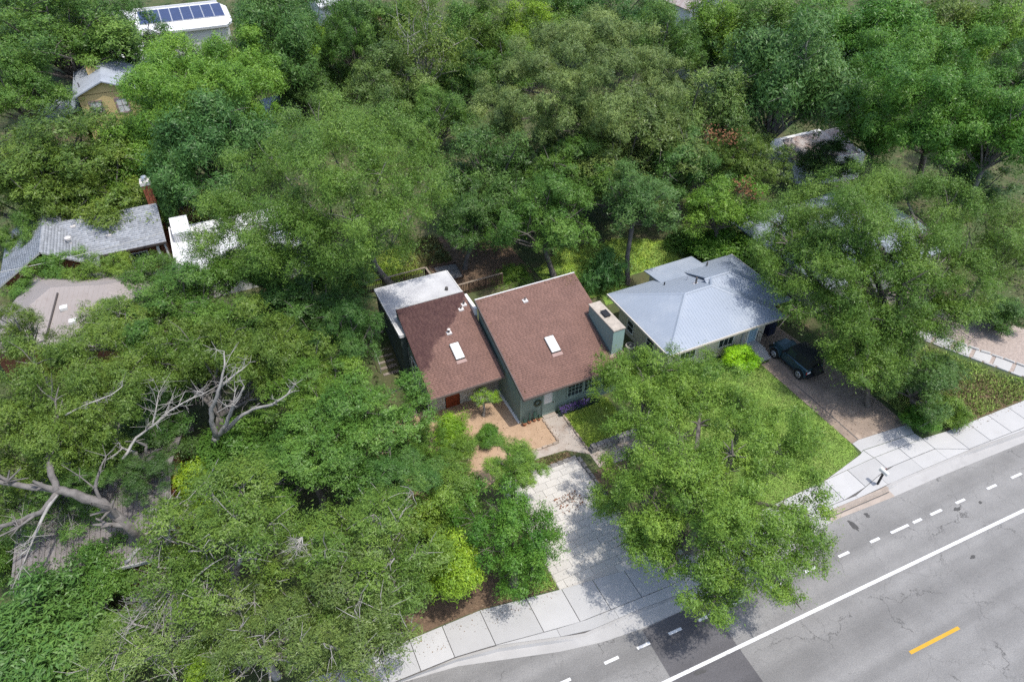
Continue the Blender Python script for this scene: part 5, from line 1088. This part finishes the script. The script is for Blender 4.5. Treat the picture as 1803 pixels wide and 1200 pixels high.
LEAN = [
 ([(-7.71,28.91,0.00),(-7.41,27.96,2.00),(-7.24,27.78,3.20),(-7.26,28.04,4.60),(-7.29,28.29,5.60)],0.300,0.200,'pale_bark',0,0.5),
 ([(-7.28,28.15,4.70),(-6.87,28.21,5.30),(-6.66,28.24,5.80)],0.140,0.080,'pale_bark',3,0.6),
 ([(-7.29,28.29,5.60),(-7.70,28.42,6.00),(-8.10,27.92,6.10)],0.090,0.050,'dead_wood',4,0.5),
 ([(-7.72,27.73,5.90),(-6.90,28.28,6.50),(-6.07,28.41,6.80),(-5.09,28.72,7.20),(-3.94,28.81,7.50),(-3.37,28.78,7.60)],0.090,0.030,'dead_wood',16,0.8),
 ([(-6.07,28.41,6.80),(-5.74,28.79,7.30),(-5.37,29.60,7.80)],0.060,0.020,'dead_wood',14,0.7),
 ([(-7.03,24.77,4.90),(-6.28,24.68,5.10),(-5.25,24.11,5.20)],0.140,0.090,'dead_wood',4,0.6),
 ([(-8.39,23.21,3.90),(-7.68,23.32,4.40),(-6.70,23.20,4.70)],0.130,0.090,'dead_wood',4,0.6),
 ([(-9.22,28.84,8.60),(-8.32,28.93,8.80),(-7.16,28.86,9.00),(-6.63,29.14,9.10)],0.060,0.020,'dead_wood',8,0.6),
]
DEAD = [
 ([(-5.76,20.61,5.40),(-6.31,20.65,5.20),(-6.84,20.36,5.00),(-7.32,20.22,4.80)],0.090,0.040,'dead_wood',12,0.6),
 ([(-5.59,20.70,5.40),(-6.15,19.91,5.30),(-6.25,18.97,4.70)],0.037,0.012,'dead_wood',7,0.55),
 ([(-5.59,20.48,5.40),(-6.27,19.81,5.30),(-7.04,19.05,4.70)],0.043,0.012,'dead_wood',7,0.55),
 ([(-5.88,20.48,5.40),(-6.75,20.41,5.30),(-7.49,19.98,4.70)],0.046,0.012,'dead_wood',7,0.55),
 ([(-5.77,20.66,5.40),(-6.50,20.04,5.30),(-7.78,19.64,4.70)],0.030,0.012,'dead_wood',7,0.55),
 ([(-5.67,20.76,5.40),(-6.47,19.80,5.30),(-7.86,19.24,4.70)],0.049,0.012,'dead_wood',7,0.55),
 ([(-5.87,20.75,5.40),(-6.52,20.32,5.30),(-7.61,20.07,4.70)],0.033,0.012,'dead_wood',7,0.55),
 ([(-5.88,20.51,5.40),(-5.46,20.20,5.30),(-5.28,19.71,4.70)],0.038,0.012,'dead_wood',7,0.55),
 ([(-5.73,20.82,5.40),(-5.53,19.80,5.30),(-5.75,19.08,4.70)],0.049,0.012,'dead_wood',7,0.55),
 ([(-5.76,20.68,5.40),(-4.83,19.28,5.30),(-4.33,18.05,4.70)],0.043,0.012,'dead_wood',7,0.55),
 ([(-5.76,20.61,5.40),(-6.41,20.46,5.30),(-7.59,20.43,4.70)],0.040,0.012,'dead_wood',7,0.55),
 ([(-5.73,20.59,5.40),(-6.91,20.11,5.30),(-7.97,19.47,4.70)],0.039,0.012,'dead_wood',7,0.55),
 ([(-5.90,20.65,5.40),(-6.24,19.84,5.30),(-6.60,18.91,4.70)],0.044,0.012,'dead_wood',7,0.55),
 ([(-5.78,20.55,5.40),(-6.95,20.68,5.30),(-7.89,20.50,4.70)],0.039,0.012,'dead_wood',7,0.55),
 ([(-5.72,20.37,5.40),(-6.39,20.41,5.30),(-7.23,20.17,4.70)],0.049,0.012,'dead_wood',7,0.55),
 ([(-5.75,20.75,5.40),(-6.38,19.75,5.30),(-7.45,19.03,4.70)],0.048,0.012,'dead_wood',7,0.55),
 ([(-4.77,22.39,6.40),(-5.16,22.33,6.50),(-4.54,21.96,6.10)],0.040,0.012,'dead_wood',6,0.4),
 ([(-4.77,22.39,6.40),(-4.96,22.39,6.50),(-5.49,22.09,6.10)],0.040,0.012,'dead_wood',6,0.4),
 ([(-4.77,22.39,6.40),(-4.42,21.56,6.50),(-4.84,22.47,6.10)],0.040,0.012,'dead_wood',6,0.4),
 ([(-4.77,22.39,6.40),(-4.93,21.92,6.50),(-4.49,21.60,6.10)],0.040,0.012,'dead_wood',6,0.4),
 ([(-4.77,22.39,6.40),(-4.99,22.10,6.50),(-4.94,21.82,6.10)],0.040,0.012,'dead_wood',6,0.4),
 ([(-0.79,19.21,6.40),(-1.08,18.75,6.50),(-0.38,18.91,6.10)],0.040,0.012,'dead_wood',6,0.4),
 ([(-0.79,19.21,6.40),(-1.05,18.78,6.50),(-1.30,18.51,6.10)],0.040,0.012,'dead_wood',6,0.4),
 ([(-0.79,19.21,6.40),(-0.86,18.78,6.50),(-0.63,18.97,6.10)],0.040,0.012,'dead_wood',6,0.4),
 ([(-0.79,19.21,6.40),(-0.99,19.09,6.50),(-0.76,18.52,6.10)],0.040,0.012,'dead_wood',6,0.4),
 ([(-0.79,19.21,6.40),(-1.17,18.83,6.50),(-0.98,19.11,6.10)],0.040,0.012,'dead_wood',6,0.4),
]
TINT = {'silver':(0.165, 0.235, 0.062), 'neon':(0.27, 0.54, 0.02), 'lime':(0.205, 0.35, 0.025), 'bright':(0.14, 0.275, 0.032), 'fresh':(0.148, 0.258, 0.036), 'mid':(0.104, 0.204, 0.033), 'deep':(0.076, 0.163, 0.033), 'olive':(0.122, 0.198, 0.031), 'grey':(0.132, 0.203, 0.046), 'elm':(0.116, 0.212, 0.032), 'teal':(0.082, 0.178, 0.042), 'pecan':(0.096, 0.22, 0.028), 'dark':(0.06, 0.122, 0.028), 'yell':(0.215, 0.36, 0.03), 'rust':(0.2, 0.155, 0.05)}
TYPE = {  # leaf length, aspect, spread along twig, across, leaves per cluster, cluster spacing, lobe count, lobe radius, gap threshold
 'oak':   (.140,.62,.20,.095,24,.35,38,.20,-.55), 'elm': (.135,.50,.40,.11,24,.36,36,.20,-.35), 'pecan': (.21,.52,.30,.17,22,.40,30,.225,-.6),
 'shrub': (.135,.55,.15,.10,22,.21,24,.29,-.6), 'sparse': (.15,.55,.28,.15,20,.50,22,.28,.10), 'airy':  (.135,.60,.22,.10,24,.36,36,.19,-.15), 'palmy': (.34,.20,.30,.13,20,.33,12,.40,-.4)}
def field(c, rng, wl):
    f = np.zeros(len(c))
    for _ in range(7):
        k = rng.normal(size=3); k *= 6.283/wl/np.linalg.norm(k)*rng.uniform(.6,1.5); f += np.sin(c@k+rng.uniform(0,6.283))
    return f/2.0
def foliage(lobes, ty, seed, dens=1.0, ls=1.0):
    """lobes (n,6): centre and radii -> leaf quads (verts, tint)"""
    ll, asp, s1, s2, nl, sp, _, _, gap = TYPE[ty]; rng = np.random.default_rng(seed); Ls = np.array(lobes, float); C = []; O = []; TT = []
    for k, (x,y,z,rx,ry,rz) in enumerate(Ls):
        area = 4*math.pi*((rx*ry)**.5*(rx*ry*rz)**(1/3)); n = max(6, int(dens*1.45*area/sp**2))
        d = rng.normal(size=(n,3)); d /= np.linalg.norm(d,axis=1)[:,None]
        d[:,2] = np.where((d[:,2] < -.1)&(rng.uniform(size=n) < .7), -d[:,2], d[:,2])
        rad = np.clip(1.0-np.abs(rng.normal(0,.14,n)),.3,1.)+.12*field(d*2, rng, 2.0)
        sp_ = rng.uniform(size=n) < .10; rad = np.where(sp_, rng.uniform(1.05,1.4,n), rad)
        c = np.array([x,y,z])+d*rad[:,None]*np.array([rx,ry,rz])
        keep = np.ones(n,bool)
        for j, M_ in enumerate(Ls):
            if j != k: keep &= np.linalg.norm((c-M_[:3])/M_[3:],axis=1) > .55
        c, d = c[keep], d[keep]; C.append(c); O.append(d); TT.append(np.full(len(c), rng.normal(0,.09)))
    C = np.concatenate(C); O = np.concatenate(O); TT = np.concatenate(TT)
    keep = field(C, rng, 1.9 if ty not in ('shrub','palmy') else .8)+.6*field(C, rng, .9) > gap-rng.uniform(0,.9,len(C)); C, O, TT = C[keep], O[keep], TT[keep]; m = len(C)
    ct = TT+rng.normal(0,.09,m)+.05*field(C, rng, 3.); cs = rng.uniform(.6,1.35,m); cnt = nl
    tw = O*.9+rng.normal(0,.5,(m,3)); tw[:,2] += .25 if ty != 'palmy' else -.1
    if ty == 'elm': tw[:,2] -= .35
    tw /= np.linalg.norm(tw,axis=1)[:,None]
    o = np.repeat(O,cnt,0); t = np.repeat(tw,cnt,0); cs = np.repeat(cs,cnt); n = len(o); al = rng.normal(0,s1,n)
    c = np.repeat(C,cnt,0)+t*(al*cs)[:,None]+rng.normal(0,s2,(n,3))*(cs*(1.15-.5*np.clip(al/s1,-1,1.2)))[:,None]
    nn = o*1.0+rng.normal(0,.40,(n,3)); nn[:,2] += .30; nn /= np.linalg.norm(nn,axis=1)[:,None]
    ax = t*.8+rng.normal(0,.6,(n,3)); ax -= nn*(ax*nn).sum(1)[:,None]; ax /= np.linalg.norm(ax,axis=1)[:,None]; bx = np.cross(nn,ax)
    s = (ll*ls*rng.uniform(.55,1.3,n))[:,None]
    v = np.stack([c-ax*s*.55+bx*s*asp*.12, c+bx*s*asp*.62+ax*s*rng.uniform(-.2,.25,(n,1)), c+ax*s*.6],1).reshape(-1,3)
    ti = np.clip(.5+np.repeat(ct,cnt)+rng.normal(0,.085,n),0,1)
    global NTRI
    NTRI += n
    return v, np.repeat(ti,3)
NTRI = 0
def crown_mesh(name, lobes, ty, seed, off=(0,0,0), dens=1.0, ls=1.0):
    v, t = foliage(lobes, ty, seed, dens, ls); return np_mesh(name, v-np.array(off), np.arange(len(v)).reshape(-1,3), 'leaf', t)
def dome_lobes(n, lr, seed, R, shrub=False):
    rng = np.random.default_rng(seed); out = [(0,0,.0,.36*R,.36*R,.36*R)]; g = math.pi*(3-5**.5)
    for i in range(n):
        z = 1-(i+.5)/n*(1.4 if not shrub else 1.6); r = math.sqrt(max(0,1-z*z)); a = i*g+rng.uniform(-.5,.5)
        k = rng.uniform(.52,.92)*(1+.20*math.sin(2*a+seed)+.16*math.sin(3*a+2.1*seed+z*2)); s = lr*R*rng.choice((.6,.85,1.1,1.5))
        if math.sin(2.3*a+1.7*seed)+math.sin(4.1*z+seed)+.6*math.sin(5*a-3*z) < -1.15: continue
        out.append((r*math.cos(a)*k*R, r*math.sin(a)*k*R, z*k*R, s, s, s*.85))
    return np.array(out)
PROTO = {}; BASE_R = {'oak':3.6,'elm':3.4,'pecan':3.8,'shrub':1.4,'sparse':2.8,'airy':3.6,'palmy':1.5}
def proto(ty, i):
    if (ty,i) not in PROTO:
        R = BASE_R[ty]; lb = dome_lobes(TYPE[ty][6], TYPE[ty][7], 100*i+len(ty), R, ty in ('shrub','palmy'))
        PROTO[(ty,i)] = (lb, crown_mesh('crown_'+ty, lb, ty, 50*i+7))
    return PROTO[(ty,i)]
def limb_path(a, b, rng, sag=.1):
    a, b = Vector(a), Vector(b); L = (b-a).length; m = (a+b)/2+Vector((rng.uniform(-1,1),rng.uniform(-1,1),rng.uniform(-.2,1)))*L*sag
    return [a, a.lerp(m,.55), m, m.lerp(b,.55), b]
def wood(base, fork, tips, r0, seed, twigs=3, tlen=.8, lean=.3):
    """trunk, limbs and twigs as one mesh builder"""
    rng = random.Random(seed); mb = MB(); b, f = Vector(base), Vector(fork)
    m = b.lerp(f,.5)+Vector((rng.uniform(-1,1),rng.uniform(-1,1),0))*lean*(f-b).length*.25
    mb.tube([b-Vector((0,0,.3)), b+Vector((0,0,.15)), b.lerp(m,.6), m, m.lerp(f,.6), f], [r0*1.7,r0*1.25,r0,r0*.95,r0*.9,r0*.85], 8)
    for t in tips:
        t = Vector(t); p = limb_path(f, t, rng, .14); k = r0*rng.uniform(.34,.5)
        mb.tube(p, [k*1.2,k*.9,k*.7,k*.5,k*.25], 5, False)
        for _ in range(twigs):
            d = Vector((rng.gauss(0,1),rng.gauss(0,1),rng.gauss(.35,.7))).normalized(); s = p[rng.choice((2,3,4))]; e = s+d*tlen*rng.uniform(.6,1.3)
            mb.tube([s, s.lerp(e,.5)+Vector((rng.gauss(0,.06),rng.gauss(0,.06),.05))*tlen, e], [k*.3,k*.2,k*.07], 4, False)
    return mb
CAT = {'shrub':'shrub','palmy':'shrub'}
NAME = {'oak':'oak_tree','elm':'elm_tree','pecan':'pecan_tree','shrub':'shrub','sparse':'bare_tree','airy':'oak_tree','palmy':'tropical_shrub'}
def plant_tree(i, a, b, zc, R, V, ty, colr, label):
    g = gz(a,b); rng = random.Random(1000+i); low = ty in ('shrub','palmy')
    t = thing(NAME[ty], label, CAT.get(ty,'tree'), (a,b,g), 0, {'shrub':'shrubs among the trees','palmy':'shrubs among the trees'}.get(ty,'trees of the wooded neighbourhood'))
    if b > 44 and not low:
        R *= 1.14                             # far crowns reach down towards the ground
        top = zc+V; V = min(max(V,.44*top),1.3*R); zc = top-V
    lb, me = proto(ty, i % (3 if ty in ('oak','pecan') else 2)); k = R/BASE_R[ty]; kz = max(V,.6*R)/BASE_R[ty]; an = rng.uniform(0,6.28)
    c = link('crown', me, t); c.location = (0,0,zc-g); c.scale = (k,k,kz); c.rotation_euler = (0,0,an)
    base = TINT[colr]; j = rng.uniform(.88,1.12); c.color = (base[0]*j*rng.uniform(.93,1.07), base[1]*j, base[2]*j, 1)
    ca, sa = math.cos(an), math.sin(an)
    tips = [(a+(x*ca-y*sa)*k, b+(x*sa+y*ca)*k, max(zc+z*kz, g+.1)) for x,y,z,*_ in lb[1:]]
    fz = max(g+.25*(zc-g), zc-.62*max(V,.6*R)); off_ = R*.25
    bx_, by_ = (a,b) if low else (a+rng.uniform(-1,1)*off_, b+rng.uniform(-1,1)*off_)
    by_ = max(by_, line(BACK, bx_)+.8)      # no trunk stands in the pavement
    if low:
        mb = MB()
        for p in tips: mb.tube(limb_path((a,b,g-.05),p,rng,.1), [.03*R,.025*R,.02*R,.012*R,.006*R], 4, False)
    else: mb = wood((bx_,by_,gz(bx_,by_)), (a,b,fz), tips, .05+.042*R, 77+i, 7 if ty in ('sparse','airy') else 4, R*(.42 if ty=='sparse' else .28))
    mb.build('trunk' if not low else 'stems', 'dead_wood' if ty in ('sparse','airy') else ('bark' if i%3 else 'pale_bark'), t, smooth=True)
    return t
for i, row in enumerate(TREES): plant_tree(i, *row)

HT = {}
def hero(key, ty, colr, label, base, lobes):
    a, b = base; g = gz(a,b); t = thing(NAME[ty], label, 'tree', (a,b,g), 0, 'trees of the wooded neighbourhood'); HT[key] = t
    Ls = [(x,y,z,r,r,v) for x,y,z,r,v in lobes]
    sub = []; rng = random.Random(len(lobes)*7)
    for (x,y,z,r,_,v) in Ls:                             # break every lobe into smaller uneven ones
        sub.append((x,y,z-.35*v,r*.36,r*.36,v*.4))
        for q in range(8):
            an = q*2.39996+rng.uniform(-.4,.4); k = rng.uniform(.35,1.0); s = r*rng.choice((.18,.24,.30,.38)); zz = rng.uniform(-.7,.7)*(1.15-k*.4)
            sub.append((x+math.cos(an)*r*k, y+math.sin(an)*r*k, z+zz*v, s, s, s*.8))
    near = key in ('fr','dr','yo','lo'); me = crown_mesh('crown', sub, ty, 900+len(lobes), wloc(t), 1.6 if near else (1.75 if key == 'relm' else 1.25), .84 if near else 1.); c = link('crown', me, t); c.color = (*TINT[colr],1)
    zs_ = [l[2] for l in Ls]; fz = max(g+1.2, min(zs_)-.5*np.mean([l[5] for l in Ls])); cx = np.mean([l[0] for l in Ls]); cy = np.mean([l[1] for l in Ls])
    fork = (a+.35*(cx-a), b+.35*(cy-b), min(fz, g+.45*np.mean(zs_)))
    wood((a,b,g), fork, [(l[0],l[1],l[2]-.05*l[5]) for l in Ls], (.26 if key == 'elm' else .12+.016*len(Ls)), len(Ls), 14, .8 if key == 'fr' else 1.3).build('trunk', 'pale_bark' if key in ('yo','lo','elm') else 'bark', t, smooth=True)
    return t
for h in HEROES: hero(*h)

# rusty dead foliage caught in one olive tree
for o_ in [o for o in col.objects if 'rusty dead leaves' in o.get('label', '')]:
    for k_, (x,y,z) in enumerate(RUST):
        rg = np.random.default_rng(60+k_); c_ = np.array([x,y,z])+rg.normal(0,1,(150,3))*np.array([.5,.5,.35])
        off_parent(leaf_cards('dead_foliage', c_, .26, 'rust_leaf', rg, o_, None, .5), o_)
sw = thing('service_wire', 'thin overhead wire running to the eave of the grey shingled house', 'wire', (-24,49,6.4))
MB().tube([(-24+19.2*t, 49+4.6*t, 6.4-2.6*t-2.2*t*(1-t)) for t in np.linspace(0,1,14)], .022, 4).build('cable','trim_grey',sw)
# ------------------------------------------------------------------ understory and far wood (uncountable)
def understory():
    rng = np.random.default_rng(5); n = 12500; x = rng.uniform(-32,95,n); y = rng.uniform(15,128,n)
    clear = [(-14,-4,23.5,34),(7.8,21.0,21,43.5),(20.5,35.3,14,42),(-17,6,47,62),(-17,-7,39,49),(10,15.4,14,24),(5.5,15,23.8,30.5),(6.4,9,33,43),(36.5,53,13,37.5),(-16,-4,83,108),(-11,9,108,127),(35,47,13,18),(49,59,40,49),(2.4,10.2,15,18.5),(7,10.4,18,24),(19.9,27,80,96)]
    k = (y > np.interp(x,*BACK)+.5) & (np.abs(np.arctan2(x,y)) < 1.25)
    for a0,a1,b0,b1 in clear: k &= ~((x>a0)&(x<a1)&(y>b0)&(y<b1))
    x, y = x[k], y[k]; d = np.hypot(x,y); z = ground_h(x,y)+rng.uniform(.1,1.3,len(x))**1.3*np.where(y>58,2.2,1.)
    cnt = 9; c = np.repeat(np.stack([x,y,z],1),cnt,0); c += rng.normal(0,.32,c.shape)*np.array([1,1,.7]); sz = np.repeat(.2+.0022*d,cnt)
    o = leaf_cards('understory', c, 1.0, 'under', rng, None, 'stuff', .8); return o
M['under'] = material('understory_leaf', (.085, .15, .04), .7, .45, .25, tint=.45, color2=(.105, .125, .04))
_lc = leaf_cards
def leaf_cards(name,c,size,m,rng,parent,kind,up):
    if name == 'understory': size = .26
    return _lc(name,c,size,m,rng,parent,kind,up)
understory()
def far_wood():
    rng = np.random.default_rng(6); n = 500; an = rng.uniform(-.5,1.2,n); d = rng.uniform(137,200,n)
    c0 = np.stack([np.sin(an)*d,np.cos(an)*d,rng.uniform(2,12,n)],1); c = np.repeat(c0,44,0); dr = rng.normal(size=c.shape); dr /= np.linalg.norm(dr,axis=1)[:,None]
    c = c+dr*rng.uniform(1.2,2.8,len(c))[:,None]
    return _lc('far_wood', c, .95, 'under', rng, None, 'stuff', .8)
far_wood()

# ------------------------------------------------------------------ bare limbs and twigs of particular trees
def limb(parent, pts, r0, r1, m='dead_wood', seed=0, twigs=0, tl=.5, name='limb'):
    rng = random.Random(seed*31+len(pts)); P = [Vector(p) for p in pts]; k = len(P); mb = MB()
    Q = []; 
    for i in range(k-1):
        for s_ in range(3): Q.append(P[i].lerp(P[i+1], s_/3)+Vector((rng.gauss(0,1),rng.gauss(0,1),rng.gauss(0,1)))*r0*.12*(s_>0))
    Q.append(P[-1]); n = len(Q)
    mb.tube(Q, [.8*(r0+(r1-r0)*i/(n-1))*rng.uniform(.94,1.07) for i in range(n)], 7)
    for _ in range(twigs):
        i = rng.randrange(n//3, n); d = (Q[min(i,n-1)]-Q[max(i-2,0)]).normalized()*.8+Vector((rng.gauss(0,.7),rng.gauss(0,.7),rng.gauss(.2,.6))); l = tl*rng.uniform(.5,1.5); r = max(.012,r1*.7)
        s_ = Q[i]; m_ = s_+d*l*.5+Vector((rng.gauss(0,.1),rng.gauss(0,.1),rng.gauss(0,.1)))*l; e = s_+d*l
        mb.tube([s_, m_, e], [r, r*.7, r*.35], 4, False)
        for _k in range(4):
            f_ = m_+Vector((rng.gauss(0,.4),rng.gauss(0,.4),rng.gauss(.1,.3)))*l; mb.tube([m_, f_], [r*.55, r*.25], 4, False)
    return mb.build(name, m, parent, smooth=True)
for i, (key, pts, r0, r1, m, tw, tl) in enumerate(LIMBS): limb(HT[key], pts, r0, r1, m, i+3, tw, tl)
LT = thing('bare_tree', 'leaning grey trunk with bare forked limbs beside the taupe metal roof', 'tree', LEAN[0][0][0], 0, 'trees of the wooded neighbourhood')
for i, (pts, r0, r1, m, tw, tl) in enumerate(LEAN): limb(LT, pts, r0, r1, m, 50+i, tw, tl, 'trunk' if i == 0 else 'limb')
DT = thing('dead_branch', 'fan of bare grey twigs drooping beside the brick-fronted house', 'branch', DEAD[0][0][0])
for i, (pts, r0, r1, m, tw, tl) in enumerate(DEAD): limb(DT, pts, r0, r1, m, 80+i, tw, tl, 'twig')
lg = thing('fallen_log', 'pale fallen log lying between the olive-grey oak and the great live oak', 'log', (21.3,82.3,.2))
limb(lg, [(21.3,82.3,.35),(25,84.4,.4),(28.9,88.3,.4),(31.3,88.4,.5)], .3, .2, 'dead_wood', 9, 6, 1.2, 'trunk')
dl_ = thing('dry_branch', 'broken branch of dry brown leaves fallen on the paved driveway', 'branch', (13.2,19.9,.03))
limb(dl_, [(12.2,20.0,.06),(13.0,20.1,.1),(14.1,19.7,.2)], .02, .012, 'bark', 3, 10, .4, 'stem')
off_parent(fluff('foliage','dry_leaf',[(12.3,13.8,19.3,20.5,.03,.14,150)],0,.13,31,dl_,up=.5),dl_)
for k,(x,y,z,n_) in enumerate(((38.9,42.2,5.6,420),(37.0,38.6,4.2,300),(41.0,45.0,6.0,300))): pass
import sys; print('leaf triangles', NTRI, 'stored tris', sum(len(m_.loops)-2*len(m_.polygons) for m_ in bpy.data.meshes), file=sys.stderr)
